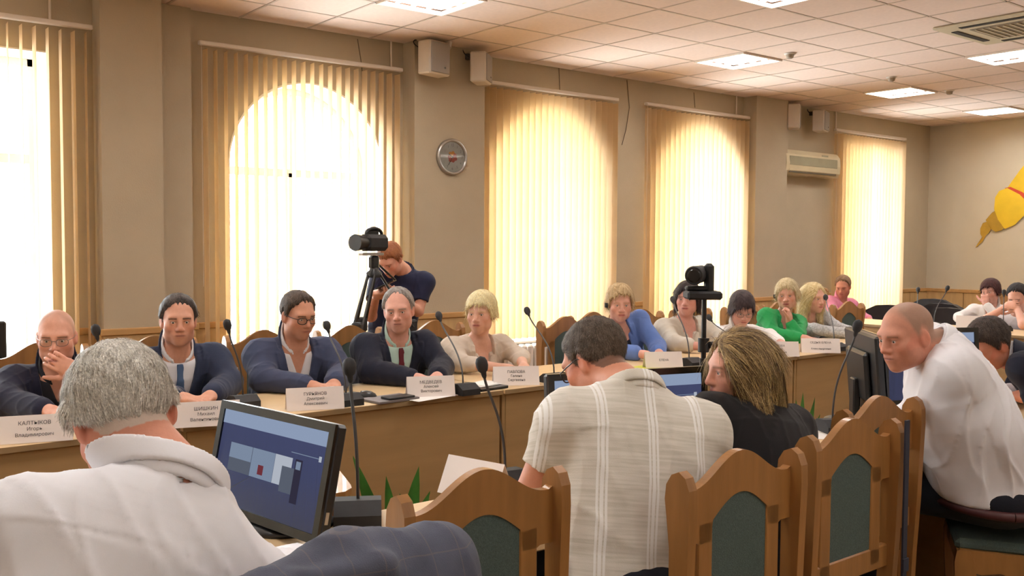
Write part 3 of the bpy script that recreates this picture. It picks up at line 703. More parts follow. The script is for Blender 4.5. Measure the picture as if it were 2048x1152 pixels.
# stand of the left monitor: dark rounded wooden box behind the near desk
p = at_d(668,985,2.72)
t = tag(empty('wooden_cabinet', (at_d(584,1000,2.98)[0], at_d(584,1000,2.98)[1], 0), math.radians(-18)), 'low dark wood cabinet with a rounded corner right of the left monitor', 'cabinet')
poly = [(-.17,-.14),(.10,-.14),(.14,-.125),(.165,-.09),(.17,-.05),(.17,.14),(-.17,.14)]
M_cab = mat('dark_cabinet_wood', srgb(120,76,42), .4, var=.1, nscale=4, stretch=(4,4,.8))
MB().prism(poly, .73, Matrix.Identity(4)).build('body', M_cab, t); MB().prism([(x*1.03, y*1.03) for x, y in poly], .02, Matrix.Translation((0,0,.73))).build('top', M_chair, t)
# tower/monitor at the far left edge
a = at_d(0,672,5.3)
t = tag(empty('dark_monitor', (a[0]-.14, a[1], TZ*0)), 'dark upright screen cut by the left edge of the picture', 'monitor')
zz = at_d(0,642,5.3)[2]
MB().box((0,0,zz-.2), (.34,.05,.4), bev=.01).build('housing', M_black, t); MB().box((0,0,(zz-.35)/2), (.05,.04,zz-.35)).build('stand_pole', M_black, t); MB().lathe([(.001,0),(.18,0),(.18,.015),(.001,.03)], n=24).build('foot', M_black, t)
# ------------------------------------------------------------------ PTZ camera on a stand in the middle of the square
a = at_d(1398,580,4.0); bx_ = at_d(1408,640,4.0)
t = tag(empty('conference_camera', (bx_[0], bx_[1], 0)), 'black motorised conference camera on a thin pole', 'camera')
zb_ = at_d(1408,598,4.0)[2]
MB().tube([(0,0,.35),(0,0,zb_)], .0105, 10).build('pole', M_black, t)
MB().tube([(0,0,.3),(0,0,zb_-.25)], .016, 10).build('lower_pole', M_black, t)
zk = at_d(1408,690,4.0)[2]
MB().tube([(0,0,zk-.03),(0,0,zk+.03)], .024, 12).build('clamp', M_black, t); MB().box((.03,-.02,zk), (.05,.03,.03), bev=.008).build('clamp_knob', M_black, t)
for k in range(3):
    an = k*2*math.pi/3+.5; MB().tube([(0,0,.45),(.22*math.cos(an),.22*math.sin(an),.01)], .012, 8).build('leg', M_black, t)
fx_ = np.array([CR[0], CR[1]]); an0 = math.atan2(CR[1], CR[0])
Rz = Matrix.Rotation(an0, 4, 'Z')
g = MB(); g.box((0,0,0), (.145,.12,.034), bev=.008); o = g.build('base_body', M_blackm, t, loc=(-.012,0,zb_+.017)); o.rotation_euler = (0,0,an0)
o = MB().box((0,0,.065), (.036,.06,.13), bev=.012).build('yoke_arm', M_blackm, t, loc=(.018*fx_[0],.018*fx_[1],zb_+.02)); o.rotation_euler = (0,0,an0)
o = MB().box((-.03,0,.0), (.10,.05,.02), bev=.006).build('yoke_base', M_blackm, t, loc=(0,0,zb_+.045)); o.rotation_euler = (0,0,an0)
hd_ = MB().tube([(.015,.05,0),(-.035,-.06,-.004)], [.036,.038], 22)
hd_.tube([(-.035,-.06,-.004),(-.04,-.075,-.005)], [.04,.036], 22)
o = hd_.build('camera_head', M_blackm, t, loc=(-.02*fx_[0],-.02*fx_[1],zb_+.105)); o.rotation_euler = (0,0,an0)
o2 = MB().tube([(-.04,-.076,-.005),(-.0405,-.0775,-.005)], [.028,.024], 22).build('lens', M_bez, o)
# ------------------------------------------------------------------ video camera on a tripod by the window
p = at_y(748, 540, -1.98)
t = tag(empty('video_camera', (p[0], p[1], 0)), 'black professional video camera on a tripod in front of the window', 'camera')
zt_ = at_y(742, 546, -1.98)[2]; zm = at_y(735,640,-1.98)[2]
MB().lathe([(.05,-.03),(.055,0),(.03,.02),(.03,.05)], c=(0,0,zt_), n=16).build('tripod_bowl', M_black, t)
for k, an in enumerate((math.radians(215), math.radians(330), math.radians(80))):
    dx, dy = math.cos(an), math.sin(an)
    for s in (-1, 1):
        ox, oy = -dy*.02*s, dx*.02*s
        MB().tube([(ox*1.2+dx*.04, oy*1.2+dy*.04, zt_-.01),(dx*.26+ox*1.6, dy*.26+oy*1.6, zm-.05)], .0085, 8).build('upper_leg_tube', M_black, t)
    MB().box((dx*.25,dy*.25,zm-.05), (.07,.07,.10), rz=an, bev=.012).build('leg_joint', M_blackm, t)
    MB().tube([(dx*.25,dy*.25,zm-.05),(dx*.52,dy*.52,.015)], .012, 8).build('lower_leg', M_black, t)
MB().box((0,0,zt_+.07), (.06,.06,.09), bev=.012).build('fluid_head', M_black, t)
MB().box((-.02,0,zt_+.125), (.16,.06,.018), bev=.004).build('mounting_plate', M_chrome, t)
va = math.radians(200); fo_ = np.array([math.cos(va), math.sin(va)])
cb = MB().box((0,0,0), (.22,.10,.11), bev=.025).build('camera_body', M_blackm, t, loc=(0,0,zt_+.20)); cb.rotation_euler = (0,0,va)
MB().tube([(.08,0,0),(.19,0,0)], [.042,.055], 18).build('lens_hood', M_black, cb)
MB().tube(bez((-.08,0,.05),(-.08,0,.11),(.08,0,.11),(.08,0,.05)), .012, 8).build('top_handle', M_black, cb)
MB().box((-.17,.03,.06), (.10,.02,.07), bev=.006).build('viewfinder_screen', M_black, t, loc=(.16,-.02,zt_+.19))
MB().tube([(0,0,zt_+.08),(.22,.1,zt_-.05)], .008, 8).build('pan_handle', M_black, t)
# ------------------------------------------------------------------ small things on the desks
def flat(name, px, py, w, d, h, rz, m, label, cat, z=TZ, bev=.002, group=None):
    p = at_z(px, py, z); return tag(MB().box((0,0,h/2), (w,d,h), bev=bev).build(name, m, loc=(p[0], p[1], z+.0005), rz=math.radians(rz)), label, cat, group)
flat('tablet_case',970,777,.20,.15,.014,8,M_black,'black tablet case under the white papers','tablet case')
p = at_z(970,775,TZ)
for k, (dx, dy, rz, lab) in enumerate([(0,.01,10,'white paper sheet lying on the black tablet case'),(.02,.03,22,'upper loose paper sheet on the black tablet case')]):
    tag(MB().box((0,0,.0006), (.17,.12,.0012)).build('paper_sheet', M_paper, loc=(p[0]+dx,p[1]+dy,TZ+.016+.0022*k), rz=math.radians(rz)), lab, 'paper', 'loose paper sheets')
flat('notebook',780,800,.24,.16,.012,6,mat('grey_notebook', srgb(120,112,112), .5),'closed grey notebook on the desk between two name cards','notebook')
flat('phone',796,796,.15,.075,.010,4,M_black,'black phone lying on the grey notebook','phone',z=TZ+.013)
p = at_z(738,798,TZ)
t = tag(empty('computer_mouse', (p[0],p[1]+.02,TZ), math.radians(30)), 'black computer mouse beside the microphone base', 'mouse')
MB().lathe([(.034,0),(.036,.012),(.030,.026),(.016,.036),(.001,.039)], n=20, M=Matrix.Diagonal((.9,1.5,1))).build('shell', M_black, t); MB().lathe([(.004,-.003),(.004,.003)], c=(0,.03,.032), n=10, M=Matrix.Rotation(math.pi/2,3,'Y')).build('wheel', M_grey, t)
flat('folder',1282,738,.30,.16,.006,5,mat('yellow_folder', srgb(206,206,70), .6),'yellow folder in front of the woman in the blue jacket','folder')
flat('paper_sheet',1428,722,.26,.19,.004,10,M_paper,'white papers in front of the dark haired woman in beige','paper')
flat('paper_sheet',1740,686,.42,.28,.004,14,M_paper,'spread white papers at the far end of the row','paper')
flat('paper_sheet',1722,699,.21,.12,.004,30,M_paper,'white paper right of the last name card','paper')
flat('notebook',1672,692,.26,.16,.008,20,mat('brown_notebook', srgb(112,78,70), .6),'brown notebook under the blonde woman\'s hands','notebook')
flat('paper_sheet',850,793,.28,.20,.003,12,M_paper,'paper under the hands of the man with the dark red tie','paper')
flat('paper_sheet',1625,868,.21,.29,.003,30,M_paper,'white paper on the near desk behind the wooden chairs','paper')
# ------------------------------------------------------------------ plants in the middle
def leaf_mesh(pts, w):
    pts = [np.array(p, float) for p in pts]; n = len(pts); vs = []; fs = []
    for i, p in enumerate(pts):
        t_ = i/(n-1); ww = w*math.sin(math.pi*min(1, .12+.88*t_))**.8*(1 if t_ < .98 else .05)
        tg = pts[min(i+1, n-1)]-pts[max(0, i-1)]; sd = np.cross(tg, CF*np.array([1,1,0])+np.array([.25,-.1,.3])); sd /= np.linalg.norm(sd)+1e-9
        vs += [p-sd*ww+np.array([0,0,.006*w/.03]), p-np.array([0,0,.004]), p+sd*ww+np.array([0,0,.006*w/.03])]
    for i in range(n-1):
        for k in range(2): fs.append((i*3+k, i*3+k+1, (i+1)*3+k+1, (i+1)*3+k))
    return MB().add(vs, fs, True)
def plant(base, tips, label, w=.03):
    base = np.array(base, float)
    t = tag(empty('potted_plant', (base[0], base[1], 0)), label, 'plant', 'plants between the desks')
    zp = base[2]-.30
    MB().box((0,0,zp/2-.09), (.2,.2,max(.05,zp-.18)), bev=.01).build('plinth', M_deskf, t)
    MB().lathe([(.07,zp-.18),(.10,zp),(.108,zp),(.108,zp-.015)], n=20).build('pot', M_pot, t)
    MB().lathe([(.001,zp-.012),(.1,zp-.012)], n=20).build('soil', mat('soil', srgb(60,44,34), .95), t)
    for (tp, up, ww) in tips:
        tp = np.array(tp, float)-np.array([base[0], base[1], 0]); b0 = np.array([0,0,zp-.02])
        mid = b0*.5+tp*.5+np.array([0,0,up])
        leaf_mesh(bez(b0, b0*.6+mid*.4+np.array([0,0,up*.6]), mid, tp, 10), ww).build('leaf', M_leaf, t)
D1 = 3.05
plant(at_d(800,1015,D1+.1), [(at_d(706,915,D1),.03,.034),(at_d(700,1000,D1+.1),.10,.03),(at_d(838,936,D1),.05,.034),(at_d(772,955,D1),.05,.03),(at_d(860,985,D1+.1),.06,.028),(at_d(800,990,D1-.1),.08,.03)], 'green leafy plant between the left monitor and the first chair')
D2 = 4.2
plant(at_d(1600,850,D2), [(at_d(1606,786,D2),.03,.022),(at_d(1630,796,D2),.03,.02),(at_d(1592,800,D2),.04,.022),(at_d(1640,830,D2),.05,.02)], 'small green plant beyond the woman in black')
# ================================================================== PEOPLE (implicit surfaces, one continuous body per person)
f32 = np.float32
def unit(v): v = np.array(v, float); return v/(np.linalg.norm(v)+1e-12)
DESKS = [(-.34, 7.45, -3.6, -2.95), (-.715, 5.845, -5.65, -5.15), (8.42, 9.02, -6.1, -1.6)]
def A3(*v): return np.array(v, float)
class Field:
    """signed distance on a rectilinear grid that is finer around the head and the hands"""
    def __init__(s, lo, hi, h, fine=()):
        s.ax = []
        for k in range(3):
            out = [lo[k]]; x = lo[k]
            while x < hi[k]:
                st = h
                for (a, b, hf) in fine:
                    if a[k]-hf <= x <= b[k]: st = min(st, hf)
                x += st; out.append(x)
            s.ax.append(np.array(out, f32))
        s.shape = tuple(len(a) for a in s.ax)
    def new(s): return np.full(s.shape, .5, f32)
    def sub(s, lo, hi, pad):
        sl = []
        for k in range(3):
            i0 = max(0, np.searchsorted(s.ax[k], lo[k]-pad)-1); i1 = min(s.shape[k], np.searchsorted(s.ax[k], hi[k]+pad)+1)
            sl.append(slice(i0, max(i1, i0+1)))
        X = s.ax[0][sl[0]][:, None, None]; Y = s.ax[1][sl[1]][None, :, None]; Z = s.ax[2][sl[2]][None, None, :]
        return tuple(sl), X, Y, Z
def smin(a, b, k):
    if k <= 0: return np.minimum(a, b)
    h = np.clip(.5+.5*(b-a)/k, 0, 1); return b+(a-b)*h-k*h*(1-h)
def smax(a, b, k): return -smin(-a, -b, k)
def cone(F, V, a, b, ra, rb, k=.02, pad=.05):
    a = np.array(a, float); b = np.array(b, float); r = max(ra, rb)
    sl, X, Y, Z = F.sub(np.minimum(a, b)-r, np.maximum(a, b)+r, pad+k); d = b-a; L = float(d@d)+1e-9
    t = np.clip(((X-a[0])*d[0]+(Y-a[1])*d[1]+(Z-a[2])*d[2])/L, 0, 1)
    q = np.sqrt((X-a[0]-t*d[0])**2+(Y-a[1]-t*d[1])**2+(Z-a[2]-t*d[2])**2)-(ra+t*(rb-ra))
    V[sl] = smin(V[sl], q.astype(f32), k)
def ell_d(X, Y, Z, c, r, B):
    px, py, pz = X-c[0], Y-c[1], Z-c[2]
    u = [px*B[0][i]+py*B[1][i]+pz*B[2][i] for i in range(3)]
    k0 = np.sqrt((u[0]/r[0])**2+(u[1]/r[1])**2+(u[2]/r[2])**2); k1 = np.sqrt((u[0]/r[0]**2)**2+(u[1]/r[1]**2)**2+(u[2]/r[2]**2)**2)
    return k0*(k0-1)/(k1+1e-9)
def ell(F, V, c, r, B=np.eye(3), k=.02, sub=False, pad=.05):
    R_ = max(r); sl, X, Y, Z = F.sub(np.array(c)-R_, np.array(c)+R_, pad+k)
    q = ell_d(X, Y, Z, c, r, B).astype(f32)
    V[sl] = smax(V[sl], -q, k) if sub else smin(V[sl], q, k)
def surfnet(V, ax):
    s = V < 0
    n = [d-1 for d in V.shape]
    c = np.zeros(n, np.uint8)
    for i in (0, 1):
        for j in (0, 1):
            for k in (0, 1): c += s[i:i+n[0], j:j+n[1], k:k+n[2]]
    act = (c > 0) & (c < 8); I = np.argwhere(act)
    if len(I) == 0: return np.zeros((0, 3)), np.zeros((0, 4), int)
    idx = -np.ones(n, np.int32); idx[act] = np.arange(len(I))
    P = np.zeros((len(I), 3)); W_ = np.zeros(len(I))
    cor = [(i, j, k) for i in (0, 1) for j in (0, 1) for k in (0, 1)]
    val = {q: V[I[:, 0]+q[0], I[:, 1]+q[1], I[:, 2]+q[2]] for q in cor}
    for a in cor:
        for d in range(3):
            if a[d]: continue
            b = list(a); b[d] = 1; b = tuple(b); va, vb = val[a], val[b]; m = (va < 0) != (vb < 0)
            t = np.where(m, va/(va-vb+1e-12), 0)
            for e in range(3):
                ca = ax[e][I[:, e]+a[e]]; cb = ax[e][I[:, e]+b[e]]; P[:, e] += np.where(m, ca+t*(cb-ca), 0)
            W_ += m
    P /= W_[:, None]
    Q = []
    for d in range(3):
        u, w = (d+1) % 3, (d+2) % 3
        A = [slice(None)]*3; Bq = [slice(None)]*3; A[d] = slice(0, n[d]); Bq[d] = slice(1, n[d]+1)
        for e in (u, w): A[e] = slice(1, n[e]); Bq[e] = slice(1, n[e])
        sa, sb = s[tuple(A)], s[tuple(Bq)]
        for flip, mk in ((False, sa & ~sb), (True, ~sa & sb)):
            E = np.argwhere(mk)
            if not len(E): continue
            E[:, u] += 1; E[:, w] += 1
            def g(du, dw): T_ = E.copy(); T_[:, u] += du; T_[:, w] += dw; return idx[T_[:, 0], T_[:, 1], T_[:, 2]]
            q = [g(-1,-1), g(0,-1), g(0,0), g(-1,0)]
            if flip: q = q[::-1]
            Q.append(np.stack(q, 1))
    Q = np.concatenate(Q); Q = Q[(Q >= 0).all(1)]
    return P, Q
def big_component(P, Q, keep=60):
    """drop crumbs of fewer than `keep` vertices"""
    n = len(P); lab = np.arange(n)
    for _ in range(200):
        m = lab[Q].min(1); new = lab.copy(); np.minimum.at(new, Q.ravel(), np.repeat(m, 4)); new = new[new]
        if (new == lab).all(): break
        lab = new
    cnt = np.bincount(lab, minlength=n); ok = cnt[lab] >= keep
    Q = Q[ok[Q].all(1)]; mp = np.cumsum(ok)-1
    return P[ok], mp[Q]
def to_mesh(name, P, Q, m, parent, cols=None, tcs=None):
    me = bpy.data.meshes.new(name); me.vertices.add(len(P)); me.vertices.foreach_set('co', P.astype(f32).ravel())
    k = Q.shape[1]
    me.loops.add(len(Q)*k); me.loops.foreach_set('vertex_index', Q.astype(np.int32).ravel())
    me.polygons.add(len(Q)); me.polygons.foreach_set('loop_start', np.arange(0, len(Q)*k, k, dtype=np.int32))
    me.polygons.foreach_set('use_smooth', np.ones(len(Q), bool)); me.update(calc_edges=True)
    if cols is not None:
        at = me.attributes.new('Col', 'FLOAT_COLOR', 'POINT'); c4 = np.ones((len(P), 4), f32); c4[:, :3] = cols; at.data.foreach_set('color', c4.ravel())
    if tcs is not None:
        at = me.attributes.new('tc', 'FLOAT_VECTOR', 'POINT'); at.data.foreach_set('vector', tcs.astype(f32).ravel())
    if m: me.materials.append(m)
    o = bpy.data.objects.new(name, me); COL.objects.link(o); o.parent = parent
    if parent is not None: o.matrix_parent_inverse = Matrix.Translation(-parent.location)
    return o
def field_mesh(name, F, V, m, parent, colf=None, tcf=None, keep=60):
    P, Q = surfnet(V, F.ax)
    if len(P) == 0: return None
    P, Q = big_component(P, Q, keep)
    if len(P) == 0: return None
    return to_mesh(name, P, Q, m, parent, colf(P) if colf else None, tcf(P) if tcf else None)
def wnoise(X, Y, Z, rng, n=5, fmin=18, fmax=45):
    o = 0
    for _ in range(n):
        k = rng.normal(size=3); k = k/np.linalg.norm(k)*rng.uniform(fmin, fmax); o = o+np.sin(X*k[0]+Y*k[1]+Z*k[2]+rng.uniform(0, 6.28))
    return o/n
# ---- materials for people
M_skin = mat('skin', srgb(200,150,125), .52, attr='Col', var=.025, nscale=60, bump=.05, bscale=180, spec=.35)
M_skin.node_tree.nodes['Principled BSDF'].inputs['Subsurface Weight'].default_value = .0
M_eye = mat('eyeball', srgb(225,220,215), .15, attr='Col', var=.0)
M_frameb = mat('spectacle_frame', srgb(34,28,28), .3); M_framem = mat('thin_metal_frame', srgb(120,110,104), .3, metal=.8)
M_lens = glassmat()
def hairmat(name, c, var=.18):
    m = mat(name, c, .55, attr='Col', var=var, nscale=220, bump=.5, bscale=240, spec=.35); return m
M_hair = hairmat('hair', srgb(80,60,45))
def cloth(name, c, rough=.85, var=.03, bump=.25, bs=500, sheen=.1): return mat(name, c, rough, var=var, nscale=14, bump=bump, bscale=bs, sheen=sheen, spec=.25)
C_navy = cloth('navy_suiting', srgb(30,32,52)); C_blue = cloth('blue_suiting', srgb(45,53,76)); C_jeans = cloth('slate_blue_suiting', srgb(60,67,92)); C_dnavy = cloth('dark_navy_suiting', srgb(28,31,47))
C_white = cloth('white_cotton', srgb(232,231,236), .8, var=.012, bump=.03); C_mint = cloth('pale_mint_cotton', srgb(196,226,216), .8, var=.015); C_lil = cloth('pale_grey_shirt', srgb(200,200,210), .8, var=.02)
C_beige = cloth('beige_linen', srgb(206,192,176), .85, var=.03); C_cream = cloth('cream_knit', srgb(206,198,184), .85, var=.03); C_sky = cloth('cornflower_linen', srgb(98,126,190), .8); C_green = cloth('green_linen', srgb(40,152,84), .8); C_greyp = cloth('pale_grey_print', srgb(190,190,192), .85, var=.16)
C_greyp.node_tree.nodes['Noise Texture'].inputs['Scale'].default_value = 70
C_pink = cloth('pink_cotton', srgb(226,142,170), .8); C_black = cloth('black_jersey', srgb(28,26,28), .85); C_polo = cloth('navy_polo', srgb(34,38,64), .85); C_shirtp = cloth('white_blouse', srgb(234,230,228), .8, var=.02); C_trs = cloth('dark_trousers', srgb(26,28,38), .85); C_dkshirt = cloth('charcoal_shirt', srgb(44,46,54), .85)
C_tieb = cloth('blue_tie_silk', srgb(74,98,134), .5); C_tier = cloth('maroon_tie_silk', srgb(104,34,44), .5); C_tiep = cloth('plum_tie', srgb(120,70,96), .6)
C_shoe = mat('black_shoe_leather', srgb(22,20,20), .35)
def stripe_mat():
    m = cloth('striped_beige_cotton', srgb(216,210,198), .85, var=.04, bump=.2)
    nt = m.node_tree; N = nt.nodes; L = nt.links; b = N['Principled BSDF']; old = b.inputs['Base Color'].links[0].from_socket
    at = N.new('ShaderNodeAttribute'); at.attribute_name = 'tc'; sp = N.new('ShaderNodeSeparateXYZ'); L.new(at.outputs['Vector'], sp.inputs[0])
    def math_(op, a, v=None):
        n = N.new('ShaderNodeMath'); n.operation = op; L.new(a, n.inputs[0])
        if v is not None:
            if isinstance(v, (int, float)): n.inputs[1].default_value = v
            else: L.new(v, n.inputs[1])
        return n.outputs[0]
    u = math_('MULTIPLY', sp.outputs[0], 1/.135); fr = math_('FRACT', math_('ADD', u, 10.28)); tot = None
    for c, w in ((.12,.022),(.20,.032),(.28,.022)):
        d = math_('ABSOLUTE', math_('SUBTRACT', fr, c)); s_ = math_('LESS_THAN', d, w); tot = s_ if tot is None else math_('MAXIMUM', tot, s_)
    mp = N.new('ShaderNodeMapping'); L.new(at.outputs['Vector'], mp.inputs[0]); mp.inputs['Scale'].default_value = (6, 150, 6)
    nz = N.new('ShaderNodeTexNoise'); nz.inputs['Scale'].default_value = 1.0; nz.inputs['Detail'].default_value = 4; L.new(mp.outputs[0], nz.inputs['Vector'])
    r2 = N.new('ShaderNodeValToRGB'); r2.color_ramp.elements[0].position = .35; r2.color_ramp.elements[1].position = .6; r2.color_ramp.elements[0].color = srgb(203,197,184); r2.color_ramp.elements[1].color = srgb(220,214,204); L.new(nz.outputs['Fac'], r2.inputs[0])
    mx = N.new('ShaderNodeMix'); mx.data_type = 'RGBA'; L.new(tot, mx.inputs[0]); L.new(r2.outputs[0], mx.inputs[6]); mx.inputs[7].default_value = srgb(238,236,232); L.new(mx.outputs[2], b.inputs['Base Color'])
    return m
C_stripe = stripe_mat()
lin = lambda r, g, b: np.array(srgb(r, g, b)[:3])
# ---- hairlines: degrees from the front -> height over head centre
HAIRLINES = {
 'short': ([0,25,48,62,74,84,96,112,135,180], [.088,.086,.070,.050,.012,-.012,.024,.010,-.045,-.060]),
 'receding': ([0,20,42,62,76,86,98,112,135,180], [.104,.106,.090,.056,.015,-.010,.022,.006,-.045,-.062]),
 'low': ([0,25,48,62,74,84,96,112,135,180], [.062,.058,.050,.030,.0,-.022,.012,-.02,-.06,-.070]),
 'bob': ([0,25,45,58,70,84,100,120,140,180], [.060,.052,.030,-.01,-.035,-.045,-.05,-.055,-.065,-.072]),
 'long': ([0,20,36,52,66,84,100,120,140,180], [.082,.070,.034,-.04,-.10,-.12,-.13,-.14,-.14,-.14]),
 'sweep': ([0,25,46,60,72,84,98,114,135,180], [.076,.070,.052,.016,-.022,-.034,-.02,-.04,-.06,-.068]),
 'pixie': ([0,25,46,60,72,84,98,114,135,180], [.060,.057,.046,.014,-.020,-.028,-.010,-.035,-.06,-.068]),
}
def head_frame(yaw, pitch, roll):
    """columns: x = left, y = forward, z = up"""
    f = np.array([math.cos(yaw), math.sin(yaw), 0]); u = np.array([0,0,1.]); l = np.cross(u, f)
    cp, sp_ = math.cos(pitch), math.sin(pitch); f2 = f*cp-u*sp_; u2 = u*cp+f*sp_
    c, s = math.cos(roll), math.sin(roll); l3 = l*c+u2*s; u3 = u2*c-l*s
    return np.stack([l3, f2, u3], 1)
def person(label, C, hyaw, hpitch=0, hroll=0, torso=-90, N_=None, hip=None, shw=.19, scale=1.0, girth=1.0, belly=0.0,
           skin=(205,158,132), hair=None, hairc=(90,70,55), hairc2=None, hth=.014, strands=1500, slen=.02, sw=.0011, messy=.25, comb=None,
           top='suit', cloth_m=None, shirt_m=None, tie_m=None, trs_m=None, armL=None, armR=None, handL=('flat',), handR=('flat',), sleeve=1.0, vcut=(.075,.34),
           hem=None, hemz=None, glasses=None, browc=None, lipc=(176,108,100), female=False, h=.011, hf=.0045, fold=.004, seed=1, stand=False, extra=None, buzz=None, tcm=False, collar=True, legs=True, knee=None, foot=None, group='people at the meeting', cat='person', headset=False, shdrop=.048, nfine=False, openv=None, eyes_open=.0036):
    rng = np.random.default_rng(seed)
    def FM(name, F, V, *a, **k):      # cloth and skin rest on the desk tops, never inside them
        for (xa, xb, ya, yb) in DESKS:
            if F.ax[1][-1] < ya or F.ax[1][0] > yb or F.ax[0][-1] < xa or F.ax[0][0] > xb: continue
            X_, Y_, Z_ = F.ax[0][:,None,None], F.ax[1][None,:,None], F.ax[2][None,None,:]
            bx_ = np.maximum(np.maximum(np.maximum(xa-.003-X_, X_-xb-.003), np.maximum(ya-.003-Y_, Y_-yb-.003)), Z_-(TZ+.002)); V = np.maximum(V, -bx_).astype(f32)
        return field_mesh(name, F, V, *a, **k)
    C = np.array(C, float); S = scale
    Bh = head_frame(math.radians(hyaw), math.radians(hpitch), math.radians(hroll))
    HL = lambda x, y, z: C+Bh@(np.array([x, y, z])*S)      # head local -> world
    ta = math.radians(torso); tf = np.array([math.cos(ta), math.sin(ta), 0]); tl = np.cross([0,0,1.], tf); up = np.array([0,0,1.])
    if N_ is None: N_ = HL(0,-.035,-.115)*.0+C+np.array([0,0,-.165*S])-tf*.03-Bh[:, 1]*.02*S
    N_ = np.array(N_, float)
    if hip is None: hip = np.array([N_[0], N_[1], 0])-tf*.14; hip[2] = .61
    hip = np.array(hip, float)
    sd = unit(N_-hip); L_sp = np.linalg.norm(N_-hip)
    # torso spine: bezier with the chest pushed back a little
    ctrl = (N_+hip)/2-tf*.03
    nn = 25; ts = np.linspace(0, 1, nn); SP = np.array([(1-t)**2*hip+2*t*(1-t)*ctrl+t*t*N_ for t in ts]); TG = np.array([unit(2*(1-t)*(ctrl-hip)+2*t*(N_-ctrl)) for t in ts])
    lat = unit(tl-sd*(tl@sd)); FWV = np.cross(lat, TG).astype(f32); SP = SP.astype(f32); TG = TG.astype(f32); ts = ts.astype(f32)
    T_ = [0,.18,.4,.62,.78,.88,.95,1.0]
    RA = np.array([.180,.168,.168,.176,.172,.140,.098,.066])*girth; RBf = np.array([.120,.125,.122,.122,.110,.086,.068,.056])*girth+np.array([0,1,1,.4,0,0,0,0])*belly; RBb = np.array([.130,.112,.108,.110,.105,.086,.070,.058])*(.5+.5*girth)
    if female: RA = RA*np.array([1,.92,.9,.92,.92,.92,.95,.95]); RBf = RBf+np.array([0,0,.0,.03,.012,0,0,0])
    shj = [N_+lat*shw*s_-sd*shdrop for s_ in (1, -1)]
    # arms: (elbow, wrist) world
    def arm_default(sgn):
        e = shj[0 if sgn > 0 else 1]+tl*sgn*.028+tf*.15; e[2] = TZ+.062
        w = N_+tl*sgn*.07+tf*.36; w[2] = TZ+.045
        return e, w
    arms = []
    for sgn, a in ((1, armL), (-1, armR)):
        e, w = arm_default(sgn)
        if a is not None:
            if a[0] is not None: e = np.array(a[0], float)
            if a[1] is not None: w = np.array(a[1], float)
        arms.append((e, w))
    hs = [handL, handR]
    def hand_axes(i):
        e, w = arms[i]; hp = hs[i]; d = unit(hp[1]) if len(hp) > 1 and hp[1] is not None else unit(unit(w-e)*np.array([1,1,.25]))
        n = unit(hp[2]) if len(hp) > 2 and hp[2] is not None else up
        n = unit(n-d*(n@d)); return d, n, np.cross(d, n)
    # grid
    pts = [C+.17, C-.17, hip-.22, hip+.22, N_+.12]+[q for a in arms for q in (a[0]+.12, a[0]-.12, a[1]+.18, a[1]-.18)]+[q for q in (shj[0]+.13, shj[0]-.13, shj[1]+.13, shj[1]-.13)]
    lo = np.min(pts, 0); hi = np.max(pts, 0)
    if knee is None:
        if stand: knee = [hip+lat*.09*s_+np.array([0,0,-.42])+tf*.02 for s_ in (1,-1)]; foot = [hip+lat*.10*s_+np.array([0,0,-hip[2]+.07]) for s_ in (1,-1)]
        else: knee = [hip+lat*.11*s_+tf*.42+np.array([0,0,-.06]) for s_ in (1,-1)]; foot = [np.array([k[0],k[1],.08])-tf*.05 for k in knee]
    fine = [(C-.145*S, C+.145*S, hf)]
    if nfine: fine.append((N_-A3(.1,.1,.05), N_+A3(.1,.1,.08), .0062))
    for i in (0, 1):
        if hs[i][0] != 'none': d, n, s_ = hand_axes(i); cc = arms[i][1]+d*.085; fine.append((cc-.10, cc+.10, max(hf, .0052)))
    zlo = min(lo[2], .62) if legs else lo[2]
    F = Field(lo, hi, h, fine)
    # ---------- head
    V = F.new(); R3 = Bh
    def he(c, r, k=.02, sub=False, rot=None): ell(F, V, HL(*c), np.array(r)*S, R3 if rot is None else R3@rot, k, sub)
    he((0,-.014,.034), (.0755,.098,.086)); he((0,.030,-.030), (.0635,.062,.088), .03)
    jw = .9 if female else 1.0
    for s_ in (1,-1): he((s_*.044*jw,.012,-.066), (.024,.036,.032), .03); he((s_*.042,.056,-.024), (.024,.022,.020), .025)
    he((0,.068,-.099), (.026*jw,.022,.020), .025); he((0,.076 if female else .078,.024), (.050,.015,.012) if female else (.052,.018,.014), .025)
    for s_ in (1,-1): he((s_*.031,.101,.001), (.019,.016,.0125), .012, True)
    # eyelids
    for s_ in (1,-1): he((s_*.031,.0755,.0), (.0165,.0155,.0140), .006)
    cone(F, V, HL(0,.089,.014), HL(0,.109,-.028), .0075*S, .0125*S, .014)
    for s_ in (1,-1): he((s_*.0125,.097,-.033), (.0085,.012,.0075), .008)
    he((0,.076,-.062), (.032,.022,.026), .02)
    he((0,.0945,-.0565), (.023,.008,.0048), .006); he((0,.0935,-.0665), (.020,.008,.0056), .006); he((0,.108,-.0615), (.026,.014,.0012), .003, True)
    for s_ in (1,-1):   # eye slits
        he((s_*.031,.094,.0005), (.0135,.012,eyes_open), .002, True)
    for s_ in (1,-1):
        t_ = math.radians(18)*s_; rot = np.array([[math.cos(t_),-math.sin(t_),0],[math.sin(t_),math.cos(t_),0],[0,0,1]])
        he((s_*.0775,-.012,-.008), (.0085,.020,.032), .008, False, rot); he((s_*.087,-.008,-.006), (.006,.011,.018), .006, True, rot)
    headV = V.copy()
    # neck
    nb = N_-tf*.005; cone(F, V, HL(0,-.022,-.045), nb, .056*S*(.86 if female else 1.02), .064*S*(.86 if female else 1), .03)
    # ---------- torso + arms base field (skin level = base + .012)
    Bs = F.new()
